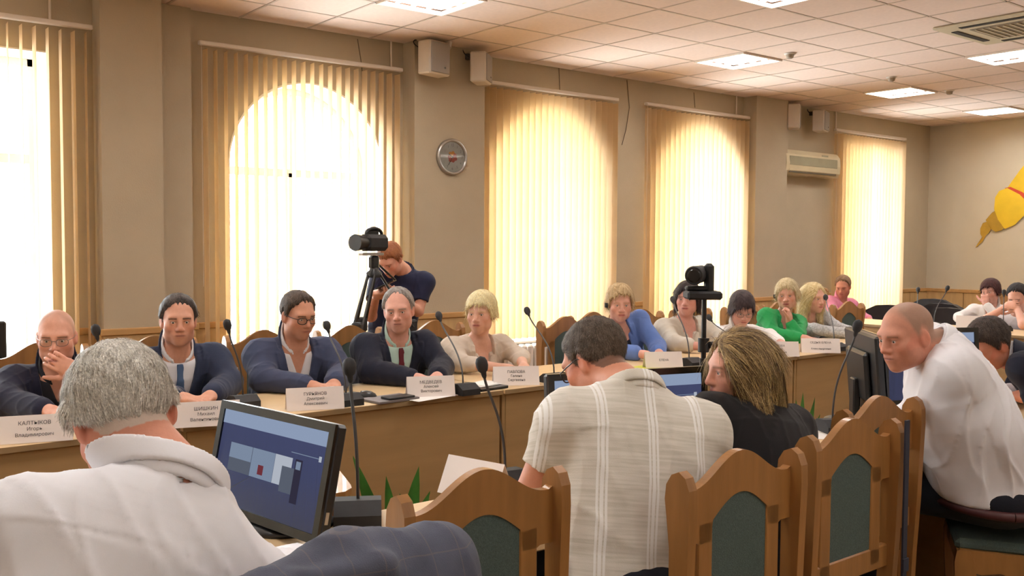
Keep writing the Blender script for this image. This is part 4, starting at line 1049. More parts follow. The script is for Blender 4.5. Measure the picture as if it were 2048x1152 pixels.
    lo_t = SP.min(0)-.26*girth; hi_t = SP.max(0)+.26*girth; sl, X, Y, Z = F.sub(lo_t, hi_t, .03)
    X, Y, Z = [a.astype(f32) for a in np.broadcast_arrays(X, Y, Z)]
    best = np.full(X.shape, 9, f32); bi = np.zeros(X.shape, np.int16)
    for i in range(nn):
        d2 = (X-SP[i,0])**2+(Y-SP[i,1])**2+(Z-SP[i,2])**2; m = d2 < best; best[m] = d2[m]; bi[m] = i
    def torso_coords(x, y, z, bi):
        px, py, pz = x-SP[bi,0], y-SP[bi,1], z-SP[bi,2]; tg = TG[bi]
        ov = px*tg[...,0]+py*tg[...,1]+pz*tg[...,2]; t = ts[bi]+ov/f32(max(L_sp, .1))
        e = np.where(t > 1, (t-1)*L_sp, np.where(t < 0, t*L_sp, 0)); tc_ = np.clip(t, 0, 1)
        a = px*f32(lat[0])+py*f32(lat[1])+pz*f32(lat[2]); fw_ = FWV[bi]; fx, fy, fz = fw_[...,0], fw_[...,1], fw_[...,2]
        b = -(px*fx+py*fy+pz*fz)
        return a, b, tc_, e, t
    a, b, tc_, e, tun = torso_coords(X, Y, Z, bi)
    fsgn = 1.0 if (np.cross(lat, TG[12])@tf) < 0 else -1.0
    b = b*fsgn
    ra = np.interp(tc_, T_, RA); rf = np.where(b > 0, np.interp(tc_, T_, RBf), np.interp(tc_, T_, RBb))
    q = np.power(np.power(np.abs(a)/ra, 2.4)+np.power(np.abs(b)/rf, 2.4)+np.power(np.abs(e)/np.where(e > 0, .03, .09), 2.4), 1/2.4)
    Bs[sl] = ((q-1)*np.minimum(ra, rf)).astype(f32)
    ga = np.zeros(F.shape, f32); gb = np.full(F.shape, -1, f32); ga[sl] = a; gb[sl] = b
    gz = ((F.ax[0][:,None,None]-hip[0])*sd[0]+(F.ax[1][None,:,None]-hip[1])*sd[1]+(F.ax[2][None,None,:]-hip[2])*sd[2]).astype(f32); gz[sl] = tun*L_sp
    am = .058*(.88 if female else 1)*(.6+.4*girth)
    for i, s_ in enumerate((1,-1)):
        cone(F, Bs, N_-sd*.05+lat*s_*.06, shj[i]-sd*.01, .056*girth, am*1.05, .06)
    Sl = F.new()
    for i in (0, 1):
        e_, w_ = arms[i]; s0 = shj[i]-lat*(.015*(1 if i == 0 else -1))
        cone(F, Sl, s0, e_, am*1.12, am*.92, .02); 
        wl_ = e_+(w_-e_)*sleeve if sleeve < 1 else w_-unit(w_-e_)*.012
        if sleeve > .99: cone(F, Sl, e_, w_-unit(w_-e_)*.03, am*.92, am*.72, .025)
        elif sleeve > .0: cone(F, Sl, e_, e_+(w_-e_)*sleeve, am*.92, am*.84, .025)
        else:
            # short sleeve: cut the upper-arm cone below
            sl2, X2, Y2, Z2 = F.sub(np.minimum(s0, e_)-.12, np.maximum(s0, e_)+.12, .02); d_ = unit(e_-s0); Lc = np.linalg.norm(e_-s0)*(.62+sleeve*.3)
            Sl[sl2] = np.maximum(Sl[sl2], ((X2-s0[0])*d_[0]+(Y2-s0[1])*d_[1]+(Z2-s0[2])*d_[2]-Lc).astype(f32)) if True else 0
    # folds
    if fold:
        zi = int(np.searchsorted(F.ax[2], N_[2]+.06)); XX, YY, ZZ = F.ax[0][:,None,None], F.ax[1][None,:,None], F.ax[2][None,None,:zi]
        n1 = np.zeros((F.shape[0], F.shape[1], zi), f32)
        ln = wnoise(XX, YY, ZZ, rng, 3, 10, 24)
        for _ in range(2):
            k = rng.normal(size=3); k = k/np.linalg.norm(k)*rng.uniform(28, 60); n1 += (1-np.abs(np.sin(XX*k[0]+YY*k[1]+ZZ*k[2]+1.6*ln))).astype(f32)**3
        foldV = np.zeros(F.shape, f32); foldV[:,:,:zi] = fold*1.6*ln-fold*.8*n1
    else: foldV = 0
    G = smin(Bs, Sl, .045)
    # ---------- body: skin
    Sk = F.new()
    for i in (0, 1):
        e_, w_ = arms[i]
        cone(F, Sk, shj[i], e_, am*.85, am*.72, .02); cone(F, Sk, e_, w_, am*.74, .027*(.9 if female else 1)*S, .02)
        hp = hs[i]
        if hp[0] == 'none': continue
        d, n, s2 = hand_axes(i); sg = 1 if i == 0 else -1; hs_ = .92 if female else 1.0
        side = s2*(1)      # lateral axis of the hand
        # thumb side: for a palm-down hand the thumb is toward the body midline
        mid = -lat*sg; th_s = 1.0 if side@mid > 0 else -1.0
        if len(hp) > 3: th_s = hp[3]
        th = side*th_s
        cone(F, Sk, w_, w_+d*.03*hs_, .026*hs_, .029*hs_, .02)
        ell(F, Sk, w_+d*.058*hs_, np.array([.042,.050,.017])*hs_, np.stack([th, d, n], 1), .02)
        curl = {'flat':14,'relax':34,'fist':86,'point':20,'hold':58}[hp[0]]
        for k_, (off, ln_) in enumerate(((.030,.068),(.010,.078),(-.0105,.072),(-.030,.056))):
            p_ = w_+d*.090*hs_+th*off*hs_+n*.002; dd = unit(d+th*off*1.2); ang = 0
            for j_, fr in enumerate((.44,.31,.25)):
                ang += math.radians(curl*(.55 if j_ == 0 else 1.0)); dv = dd*math.cos(ang)-n*math.sin(ang); q_ = p_+dv*ln_*fr*hs_*1.15
                cone(F, Sk, p_, q_, (.0092-.0008*j_)*hs_, (.0086-.0010*j_)*hs_, .004); p_ = q_
        p_ = w_+d*.028*hs_+th*.030*hs_-n*.004; dv = unit(d*.75+th*.62-n*.15)
        for j_, fr in enumerate((.042,.032,.026)):
            q_ = p_+dv*fr*hs_; cone(F, Sk, p_, q_, (.0125-.0014*j_)*hs_, (.0112-.0014*j_)*hs_, .008); p_ = q_; dv = unit(dv+d*.25-n*.12*(2 if curl > 40 else 1))
    body = smin(smin(V, Bs+.014+(.07*np.clip((.16-gz)/.10, 0, 1)).astype(f32), .03), Sk, .008)
    sc = lin(*skin); lc = lin(*((188,92,92) if female else lipc)); bc = lin(*(browc or (hairc if hair else (120,96,80))))
    bz = lin(*buzz) if buzz else None
    def skin_cols(P):
        q = (P-C)@Bh/S; x, y, z = np.abs(q[:,0]), q[:,1], q[:,2]; c = np.tile(sc, (len(P), 1))
        def mixc(m, col): 
            m = np.clip(m, 0, 1)[:, None]; return c*(1-m)+col*m
        near = np.linalg.norm(q, axis=1) < .17
        c = mixc(.45*np.exp(-(((x-.045)/.02)**2+((z+.03)/.022)**2))*(y > .03), sc*np.array([1.05,.78,.74]))
        c = mixc(.35*np.exp(-((x/.014)**2+((z+.03)/.02)**2))*(y > .085), sc*np.array([1.05,.76,.72]))
        c = mixc(.5*np.exp(-(((z+.008)/.030)**2))*(x > .066)*near, sc*np.array([1.05,.72,.68]))
        lip = np.exp(-((np.maximum(0, x-.012)/.009)**2+((z+.0615)/.0075)**2))*(y > .07); c = mixc(.85*lip, lc)
        c = mixc(1.1*np.exp(-((np.maximum(0, x-.015)/.008)**2+((z+.0615)/.0018)**2))*(y > .07), lc*.35)
        bw = np.exp(-(((z-(.0205-.20*np.maximum(0, x-.040)))/.0042)**4))*(x > .013)*(x < .052)*(y > .06); c = mixc((.45 if female else .8)*bw, bc)
        ey = np.exp(-(((x-.031)/.0145)**4+((z-.0055)/.0026)**2))*(y > .07); c = mixc(.8*ey, sc*.25)
        if not female: c = mixc(.22*(z < -.035)*(y > .0)*near, sc*np.array([.72,.72,.74]))
        if bz is not None:
            ph = np.degrees(np.arctan2(x, y)); zh = np.interp(ph, *HAIRLINES['short']); c = mixc(.8*np.clip((z-zh)/.03, 0, 1)*near*(z > -.08), bz)
        if hair:
            ph = np.degrees(np.arctan2(x, y)); zh = np.interp(ph, *HAIRLINES[hair]); c = mixc(.75*(z > zh+.004)*near*np.clip((ph-5)/10, 0, 1), lin(*hairc))
        return c
    root = tag(empty('person', (hip[0], hip[1], 0)), label, cat, group)
    LEGC = None
    if legs:
        # legs are part of the same body field but hidden; trousers are modelled on their own coarse grid
        pts = [q for k in (0,1) for q in (hip+.2, hip-.2, knee[k]+.12, knee[k]-.12, foot[k]+.1, foot[k]-.1)]
        Fl = Field(np.min(pts, 0)-.05, np.max(pts, 0)+.05, .016); VL = Fl.new()
        for k in (0, 1):
            hj = hip+lat*.085*(1 if k == 0 else -1); cone(Fl, VL, hj, knee[k], .092*min(girth, 1.12), .066, .03); cone(Fl, VL, knee[k], foot[k], .062, .048, .03)
        ell(Fl, VL, hip+np.array([0,0,.0]), (.182*girth,.144*girth,.118), np.stack([lat, tf, up], 1), .04)
        field_mesh('trousers', Fl, VL, trs_m or C_trs, root)
        fwd = tf
        for k in (0, 1):
            Fs = Field(foot[k]-.2, foot[k]+.22, .014); Vs = Fs.new(); c0 = np.array([foot[k][0], foot[k][1], .045])
            cone(Fs, Vs, c0-fwd*.02, c0+fwd*.15, .045, .038, .02); sl3, X3, Y3, Z3 = Fs.sub(foot[k]-.3, foot[k]+.3, 0); Vs[sl3] = np.maximum(Vs[sl3], (.004-Z3).astype(f32)); field_mesh('shoe', Fs, Vs, C_shoe, root)
    body_o = FM('body', F, body, M_skin, root, skin_cols)
    # ---------- garments
    XX, YY, ZZ = F.ax[0][:,None,None], F.ax[1][None,:,None], F.ax[2][None,None,:]
    hN = L_sp                           # neck
    tilt = gb*.55
    neckcut = np.minimum(gz+gb*.35-(hN+.026 if collar else hN-.02), np.minimum((.095 if collar else .075)-np.abs(ga), .11-gb)).astype(f32)     # above = cut
    nk = F.new(); cone(F, nk, HL(0,-.022,-.045), nb, .056*S*(.86 if female else 1.02), .064*S*(.86 if female else 1), .03)
    def tcf(P):
        out = np.zeros((len(P), 3)); d2 = ((P[:,None,:]-SP[None])**2).sum(2); bi_ = d2.argmin(1); a_, b_, t_, e_, _ = torso_coords(P[:,0], P[:,1], P[:,2], bi_); out[:,0] = a_; out[:,1] = t_*L_sp; out[:,2] = b_*fsgn; return out
    vw, vd = vcut
    hv = np.clip((gz-(hN-vd))/vd, 0, 1.2)     # 1 at neck, 0 at the V point
    if top == 'suit':
        shirt = smin(Bs+.0035, nk-.002, .02)
        shirt = smax(shirt, (gz+gb*.25-(hN+.004)).astype(f32), .004)
        if openv:
            shirt = smax(shirt, -np.maximum(np.abs(ga)-openv[0]*np.clip((gz-(hN-openv[1]))/openv[1], 0, 1.3), -gb+.0).astype(f32), .004)
        FM('shirt', F, shirt, shirt_m or C_white, root, keep=300)
        # shirt collar
        col = np.abs(nk-.010)-.0045; band = np.maximum(gz+gb*.62-(hN+.046), (hN-.022)-(gz+gb*.62)).astype(f32)
        col = smax(col, band, .003); gap = np.maximum(np.abs(ga)-(.006+.35*np.maximum(0, gz+gb*.5-(hN-.03))), -gb).astype(f32)
        col = np.maximum(col, -gap); FM('collar', F, col.astype(f32), shirt_m or C_white, root, keep=40)
        if tie_m:
            tie = np.maximum(np.maximum(Bs-.006, -(Bs+.004)), np.maximum(np.abs(ga)-np.interp(hN-gz, [0,.03,.06,.4], [.014,.017,.015,.042]).astype(f32), -gb)); tie = np.maximum(tie, gz-(hN-.012)); FM('tie', F, tie.astype(f32), tie_m, root, keep=30)
        jk = G-.011+foldV
        jk = smax(jk, np.minimum(gz+gb*.35-(hN+.026), np.minimum(.11-np.abs(ga), .12-gb)).astype(f32), .006)
        lap = np.clip(1-np.abs(np.abs(ga)-vw*hv-.028)/.030, 0, 1)*(hv > .02)*(hv < 1.05)*(gb > 0)
        jk = jk-.006*np.clip(lap*4, 0, 1).astype(f32)
        V_ = np.maximum(np.abs(ga)-(vw*hv+.004), np.maximum(np.maximum(-gb, gb-.17*girth-belly), -(gz-(hN-vd)))).astype(f32)
        jk = smax(jk, -V_, .004); jk = smax(jk, -(nk-.013), .004)
        Jsh = np.maximum(jk, -(G+.010+foldV*0)); 
        FM('jacket', F, jk.astype(f32), cloth_m, root, keep=300)
        # jacket collar band behind the neck
        jc = np.abs(nk-.021)-.006; band = np.maximum(gz+gb*.75-(hN+.026), (hN-.04)-(gz+gb*.75)).astype(f32); jc = smax(jc, band, .004); jc = np.maximum(jc, -np.maximum(np.abs(ga)-.055, -gb).astype(f32)); FM('jacket_collar', F, jc.astype(f32), cloth_m, root, keep=40)
        for k, i in enumerate((0, 1)):   # cuffs
            if hs[i][0] == 'none' or sleeve < .99: continue
            e_, w_ = arms[i]; d_ = unit(w_-e_); MB().tube([w_-d_*.055, w_-d_*.012, w_-d_*.010], [am*.66, am*.66, am*.55], 16).build('cuff', shirt_m or C_white, root).matrix_parent_inverse = Matrix.Translation(-root.location)
    else:
        g = G-.006+foldV
        g = smax(g, neckcut, .006)
        if top in ('blouse', 'vtop', 'jacketlow'):
            V_ = np.maximum(np.abs(ga)-(vw*hv+.004), np.maximum(np.maximum(-gb, gb-.17*girth-belly), -(gz-(hN-vd)))).astype(f32); g = smax(g, -V_, .004)
            lap = np.clip(1-np.abs(np.abs(ga)-vw*hv-.026)/.028, 0, 1)*(hv > .02)*(hv < 1.05)*(gb > 0)
            if top == 'jacketlow': g = g-.007*np.clip(lap*4, 0, 1).astype(f32)
        g = smax(g, -(nk-.004), .004)
        if hemz is not None: g = smax(g, (hemz-F.ax[2][None,None,:]+0*g).astype(f32), .012)
        if hem is not None: g = smax(g, (hem-gz).astype(f32), .01)
        if extra: g = extra(F, g, dict(ga=ga, gb=gb, gz=gz, hN=hN, N=N_, lat=lat, tf=tf, sd=sd, arms=arms, shj=shj))
        FM({'blouse':'blouse','vtop':'top','jacketlow':'jacket','shirt':'shirt','polo':'polo_shirt','tee':'top'}[top], F, g.astype(f32), cloth_m, root, tcf=tcf if tcm else None, keep=300)
        if top == 'jacketlow' and shirt_m:
            sh = smax(Bs+.0035, (gz+gb*.25-(hN-.05)).astype(f32), .004); FM('blouse', F, sh, shirt_m, root, keep=200)
        if collar:
            col = np.abs(nk-.011)-.0052; band = np.maximum(gz+gb*.45-(hN+.034), (hN-.03)-(gz+gb*.45)).astype(f32); col = smax(col, band, .004)
            col = np.maximum(col, -np.maximum(np.abs(ga)-(.008+.5*np.maximum(0, gz+gb*.5-(hN-.04))), -gb).astype(f32)); FM('collar', F, col.astype(f32), cloth_m, root, keep=40, tcf=tcf if tcm else None)
            fl = np.abs(nk-.0205)-.0048; band = np.maximum(gz+gb*.45-(hN+.033), (hN-.012)-(gz+gb*.45)).astype(f32); fl = smax(fl, band, .003); fl = np.maximum(fl, -np.maximum(np.abs(ga)-(.02+.7*np.maximum(0, gz+gb*.5-(hN-.04))), -gb).astype(f32)); FM('collar_fold', F, fl.astype(f32), cloth_m, root, keep=40, tcf=tcf if tcm else None)
    # ---------- eyes
    for s_ in (1,-1):
        n_ = 14; vs = []; fs = []; cs = []
        for i in range(n_+1):
            th_ = math.pi*i/n_
            for j in range(n_): ph_ = 2*math.pi*j/n_; vs.append((math.sin(th_)*math.cos(ph_), math.cos(th_), math.sin(th_)*math.sin(ph_)))
        vs = np.array(vs); an = np.degrees(np.arccos(np.clip(vs[:,1], -1, 1))); cs = np.where(an[:,None] < 24, np.array([[.035,.022,.015]]), np.array([[.62,.58,.55]]))
        for i in range(n_):
            for j in range(n_): fs.append((i*n_+j, i*n_+(j+1) % n_, (i+1)*n_+(j+1) % n_, (i+1)*n_+j))
        P = np.array([HL(s_*.031, .0765, .0005)+Bh@(v*np.array([.0135,.0125,.0135])*S) for v in vs])
        to_mesh('eye', P, np.array(fs)[:, ::-1], M_eye, root, cs)
    # ---------- hair
    if hair:
        Vh = (headV-hth*S).copy()
        if comb == 'volume': ell(F, Vh, HL(0,-.022,.048), np.array([.088,.108,.090])*S, Bh, .02)
        sl, X, Y, Z = F.sub(C-.2, C+.2, 0); px, py, pz = X-C[0], Y-C[1], Z-C[2]
        hx = (px*Bh[0,0]+py*Bh[1,0]+pz*Bh[2,0])/S; hy = (px*Bh[0,1]+py*Bh[1,1]+pz*Bh[2,1])/S; hz = (px*Bh[0,2]+py*Bh[1,2]+pz*Bh[2,2])/S
        ph = np.degrees(np.arctan2(np.abs(hx), hy)); zh = np.interp(ph, *HAIRLINES[hair])
        ja = 1.0 if hair in ('short','receding','low') else 1.8; zh = zh+ja*(.005*np.sin(hx*170+2*np.sin(hx*70))+.003*np.sin(hx*330+hy*120))
        if hair in ('short','receding','low'): tp = np.clip((hz-zh)/.032, .10, 1)
        else: tp = np.clip((hz-zh)/.025, .40, 1)
        if comb == 'volume': Vh[sl] = np.minimum(Vh[sl], headV[sl]-(hth*S*tp).astype(f32)) if hair not in ('short','receding','low') else headV[sl]-(hth*S*tp).astype(f32)
        else: Vh[sl] = headV[sl]-(hth*S*tp).astype(f32)
        rs = np.sin(hx*150+hy*90)*np.sin(hz*130+hy*60)
        clip = (zh+.003*np.sin(ph*.9+hx*200)-hz)*S*.8
        Vh[sl] = smax(Vh[sl]+(.0014*rs).astype(f32), clip.astype(f32), .006)
        if hair == 'long' or comb == 'bobfall':
            lw = extra_hair(F, Vh, HL, Bh, S, comb)
        # keep hair off the ears for short cuts
        if hair in ('short','receding','low'):
            for s_ in (1,-1): ell(F, Vh, HL(s_*.082,-.008,-.008), np.array([.016,.022,.032])*S, Bh, .006, True)
        P, Q = surfnet(Vh, F.ax)
        if len(P): P, Q = big_component(P, Q, 100)
        if len(P):
            c1 = lin(*hairc); c2 = lin(*(hairc2 or tuple(min(255, int(x*1.25)) for x in hairc)))
            vn = np.zeros_like(P); e1 = P[Q[:,1]]-P[Q[:,0]]; e2 = P[Q[:,3]]-P[Q[:,0]]; fn = np.cross(e1, e2)
            for k in range(4): np.add.at(vn, Q[:,k], fn)
            vn /= np.linalg.norm(vn, axis=1)[:, None]+1e-12
            col = c1+(c2-c1)*(.5+.5*np.sin(P@np.array([90,70,40.])+3*np.sin(P@np.array([40,-60,50.]))))[:, None]*.6
            # strands as thin ribbons
            area = np.linalg.norm(fn, axis=1); pr = area/area.sum(); pick = rng.choice(len(Q), strands, p=pr)
            w4 = rng.dirichlet((1,1,1,1), strands); p0 = (P[Q[pick]]*w4[:, :, None]).sum(1); n0 = vn[Q[pick,0]]
            q = (p0-C)@Bh/S
            crown = np.array([0,-.05,.12]); fl = q-crown; fl[:,2] -= .02
            if hair in ('long','bob') or comb == 'bobfall': fl = np.stack([q[:,0]*1.2, q[:,1]*.4-.01, -np.abs(q[:,2]-.14)*1.3-.02], 1)
            if hair == 'long': fl[:,1] -= .10*np.clip((q[:,1]+.02)/.06, 0, 1.2)
            if comb == 'forward': fl = np.stack([q[:,0]*.6, np.full(len(q), .08), q[:,2]*.4-.05], 1)
            if comb == 'back': fl = np.stack([q[:,0]*.5, np.full(len(q), -.08), -.03-.0*q[:,2]], 1)
            fw = fl@Bh.T; fw = fw-n0*(fw*n0).sum(1)[:, None]; fw /= np.linalg.norm(fw, axis=1)[:, None]+1e-9
            fw += rng.normal(size=fw.shape)*messy; fw -= n0*(fw*n0).sum(1)[:, None]*.8; fw /= np.linalg.norm(fw, axis=1)[:, None]+1e-9
            ph_ = np.degrees(np.arctan2(np.abs(q[:,0]), q[:,1])); ed = np.clip((q[:,2]-np.interp(ph_, *HAIRLINES[hair]))/.035, .25 if hair in ('short','receding','low') else 1, 1); ln_ = slen*S*rng.uniform(.6, 1.3, strands)*ed; sdv = np.cross(fw, n0); sdv /= np.linalg.norm(sdv, axis=1)[:, None]+1e-9
            seg = 4; VS = []; 
            for j in range(seg+1):
                t_ = j/seg; pos = p0+fw*(ln_*t_)[:, None]+n0*(.0035*math.sin(math.pi*min(1, t_*.9))-.0025+ (messy*.006*t_))[..., None] if False else p0+fw*(ln_*t_)[:, None]+n0*(.0028*math.sin(math.pi*t_*.85)-.0012+messy*.004*t_)-np.array([0,0,1])*(ln_*.25*t_*t_)[:, None]
                wd = sw*S*(1-.75*t_**2); VS += [pos-sdv*wd, pos+sdv*wd]
            VS = np.stack(VS, 1)                          # strands x 2(seg+1) x 3
            base = len(P)+np.arange(strands)*2*(seg+1); SQ = []
            for j in range(seg): SQ.append(np.stack([base+2*j, base+2*j+1, base+2*j+3, base+2*j+2], 1))
            scol = c1+(c2-c1)*rng.uniform(-.25, 1.15, strands)[:, None]; scol = np.clip(scol, 0, 1)
            P = np.concatenate([P, VS.reshape(-1, 3)]); Q = np.concatenate([Q]+SQ); col = np.concatenate([col, np.repeat(scol, 2*(seg+1), 0)])
            to_mesh('hair', P, Q, M_hair, root, np.clip(col, 0, 1))
    # ---------- glasses
    def place(o): o.matrix_parent_inverse = Matrix.Translation(-root.location); return o
    if glasses:
        gm = M_frameb if glasses == 'dark' else M_framem; r_ = .0018 if glasses == 'dark' else .0011; g = MB(); ls = MB()
        for s_ in (1,-1):
            ring = [HL(s_*.033+.024*math.cos(u_)*(abs(math.cos(u_))**-.25 if abs(math.cos(u_)) > .05 else 1), .1035-.12*abs(.024*math.cos(u_)*.0)-.010*max(0, math.cos(u_)*s_), -.002+.0165*math.sin(u_)*(abs(math.sin(u_))**-.25 if abs(math.sin(u_)) > .05 else 1)) for u_ in np.linspace(0, 2*math.pi, 25)]
            g.tube(ring, r_*S*1.2, 6, caps=False); ls.add(ring[:-1], [tuple(range(24))])
            g.tube([HL(s_*.056,.096,.006), HL(s_*.074,.05,.006), HL(s_*.080,.0,.008), HL(s_*.080,-.022,-.006)], r_*S*1.1, 6)
        g.tube([HL(.010,.104,.003), HL(0,.108,.006), HL(-.010,.104,.003)], r_*S*1.2, 6)
        go = place(g.build('glasses', gm, root)); l_ = ls.build('lenses', M_lens, go)
    if headset:
        g = MB(); s_ = headset
        ax_ = -unit(Bh[:,0]); c_ = HL(-.084,.012,-.010); place(g.tube([c_, c_+ax_*.020], [.020*S,.016*S], 14).tube([c_+ax_*.01, HL(-.082,.05,-.035)], .0025, 6).build('earpiece', M_blackm, root))
    return root
def extra_hair(F, Vh, HL, Bh, S, comb):
    if comb == 'bobfall':
        for s_ in (1,-1): cone(F, Vh, HL(s_*.070,-.02,.04), HL(s_*.082,.004,-.085), .030*S, .018*S, .03)
        cone(F, Vh, HL(0,-.075,.0), HL(0,-.085,-.10), .06*S, .04*S, .04); return
    for s_ in (1,-1):
        cone(F, Vh, HL(s_*.060,-.02,.05), HL(s_*.082,-.02,-.09), .038*S, .034*S, .03)
        cone(F, Vh, HL(s_*.082,-.02,-.09), HL(s_*.078,.005,-.20), .034*S, .020*S, .03)
        cone(F, Vh, HL(s_*.035,-.08,.03), HL(s_*.04,-.10,-.17), .052*S, .034*S, .03)
def camyaw(p, turn=0):
    """world yaw (deg) of someone at p who looks at the camera, turned `turn` degrees towards picture right"""
    d = CAM-np.array(p, float); return math.degrees(math.atan2(d[1], d[0]))-0+turn
# ------------------------------------------------------------------ the people
def A(*v): return np.array(v, float)
PH = dict(group='people at the meeting')
FARK = dict(h=.0125, hf=.0048)
# far row, left to right
C = at_y(113,674,-2.85); w = at_y(158,748,-3.03)
person('bald man in glasses and a navy jacket resting his chin on his hand', C, camyaw(C,-6), 8, 0, torso=-98, top='suit', cloth_m=C_navy, shirt_m=C_dkshirt, skin=(216,160,138), glasses='metal', girth=1.02, shw=.18, seed=11, buzz=(176,132,112),
       armL=(A(w[0]+.10,-3.02,.80), w), handL=('relax', at_y(100,716,-3.02)-w, (0.2,-1,-.2), -1), vcut=(.07,.36), openv=(.04,.10), **FARK)
C = at_y(357,641,-2.85)
person('dark haired man in a blue suit with a blue tie', C, camyaw(C,4), 3, 0, torso=-96, cloth_m=C_blue, shirt_m=C_white, tie_m=C_tieb, hair='short', hairc=(58,50,48), hairc2=(98,90,86), skin=(206,152,128), girth=1.05, seed=12, **FARK)
C = at_y(597,631,-2.85)
person('man in dark glasses and a slate blue jacket looking down to his left', C, camyaw(C,30), 12, 0, torso=-94, cloth_m=C_jeans, shirt_m=C_white, openv=(.05,.13), hair='short', hairc=(66,54,46), hairc2=(96,80,68), skin=(198,142,116), glasses='dark', girth=1.12, belly=.02, seed=13, **FARK)
C = at_y(797,621,-2.93)
person('grey haired man in a dark navy suit with a dark red tie', C, camyaw(C,-6), 5, 4, torso=-96, cloth_m=C_dnavy, shirt_m=C_mint, tie_m=C_tier, hair='receding', hairc=(140,134,130), hairc2=(176,170,166), skin=(214,160,142), girth=1.08, seed=14, slen=.012, **FARK)
C = at_y(962,626,-2.88)
person('woman with short blonde hair in a beige short sleeved jacket', C, camyaw(C,-18), 4, 0, torso=-92, female=True, top='jacketlow', cloth_m=C_beige, hair='pixie', comb='volume', hairc=(222,204,150), hairc2=(246,236,196), skin=(212,164,142), sleeve=.28, vcut=(.05,.20), collar=False, girth=1.05, seed=15, slen=.03, **FARK)
C = at_y(1240,607,-2.87)
person('woman with short fair hair in a cornflower blue jacket', C, camyaw(C,8), 7, 0, torso=-96, female=True, top='jacketlow', cloth_m=C_sky, shirt_m=C_dnavy, hip=A(4.83,-2.68,.635), hair='sweep', comb='volume', hairc=(182,152,108), hairc2=(222,198,154), skin=(216,164,146), vcut=(.055,.22), collar=False, seed=16, slen=.035, headset=True, sleeve=.8, **FARK)
C = at_y(1375,597,-2.87)
person('dark haired woman in a cream jacket behind the conference camera', C, camyaw(C,-10), 3, 0, torso=-98, female=True, top='jacketlow', cloth_m=C_cream, shirt_m=C_cream, hair='bob', comb='bobfall', hairc=(38,26,28), hairc2=(60,44,44), skin=(214,160,146), vcut=(.05,.12), sleeve=.4, girth=1.12, collar=False, seed=17, slen=.05, **FARK)
C = at_y(1484,618,-2.92)
person('dark haired woman in a white blouse and glasses looking down', C, camyaw(C,14), 24, 0, torso=-98, female=True, top='blouse', cloth_m=C_shirtp, hair='bob', comb='volume', hairc=(48,36,40), hairc2=(78,62,64), skin=(206,156,140), glasses='metal', shw=.17, vcut=(.045,.16), seed=18, slen=.04, **FARK)
C = at_y(1574,589,-2.87); w = at_y(1579,643,-3.0)
person('blonde woman in a bright green jacket with her fist at her chin', C, camyaw(C,-5), 7, 3, torso=-112, hip=A(6.46,-2.66,.61), shw=.17, female=True, top='jacketlow', cloth_m=C_green, shirt_m=C_black, hair='bob', hairc=(190,170,128), hairc2=(226,212,176), skin=(206,154,134), vcut=(.05,.22), collar=False, headset=True, seed=19, slen=.045,
       armL=(A(w[0]+.03,-3.06,.80), w), handL=('fist', A(-.1,.05,1), (0.5,-1,.2)), **FARK)
C = at_y(1628,596,-2.80)
person('woman with long blonde hair in a pale grey patterned top', C, camyaw(C,40), 5, 0, torso=-74, hip=A(7.10,-2.58,.635), shw=.165, girth=.92, female=True, top='blouse', cloth_m=C_greyp, hair='long', hairc=(204,178,124), hairc2=(240,224,180), skin=(212,160,140), vcut=(.04,.10), collar=False, seed=20, slen=.08, strands=2600, **FARK)
# by the far window and behind the end desks
C = at_y(1686,573,-1.20)
person('man in a pink shirt sitting by the far window', C, camyaw(C,-14), 20, 0, torso=-105, top='shirt', cloth_m=C_pink, hair='short', hairc=(128,98,76), hairc2=(164,132,104), skin=(196,134,112), seed=21, h=.015, hf=.006, hip=A(C[0]+.02,C[1]+.16,.61),
       armL=(A(C[0]+.32,C[1]-.02,.70),A(C[0]+.12,C[1]-.26,.66)), armR=(A(C[0]-.24,C[1]-.05,.70),A(C[0]-.05,C[1]-.28,.66)))
C = at_x(1981,583,10.05)
person('woman with dark reddish hair in a white blouse at the end desk', C, camyaw(C,-24), 8, 6, torso=190, female=True, top='blouse', cloth_m=C_shirtp, hair='pixie', comb='volume', hairc=(58,28,30), hairc2=(92,50,48), skin=(204,152,136), vcut=(.05,.20), seed=22, h=.014, hf=.0055, slen=.035,
       armL=(A(9.86,C[1]-.22,.74),A(9.82,C[1]-.06,.92)), handL=('fist', A(.1,.2,1), (-1,-.3,0)), armR=(A(9.92,C[1]+.26,.76),A(9.70,C[1]+.10,.72)))
C = at_x(2034,594,9.36); wl_ = at_x(2035,618,9.14); wr_ = at_x(2012,614,9.14)
person('dark haired young man in a white shirt with hands clasped before his mouth', C, camyaw(C,-16), 26, 0, torso=186, hip=A(9.50,at_x(2034,594,9.36)[1],.61), top='shirt', cloth_m=C_white, tie_m=None, hair='short', hairc=(30,26,28), hairc2=(54,48,48), skin=(206,154,134), sleeve=.0, seed=23, h=.014, hf=.0055,
       armL=(A(9.0,C[1]-.22,.80),wl_), handL=('fist', A(-.2,.9,.25), (-1,0,.3)), armR=(A(9.0,C[1]+.16,.80),wr_), handR=('fist', A(-.2,-.8,.3), (-1,0,.3)))
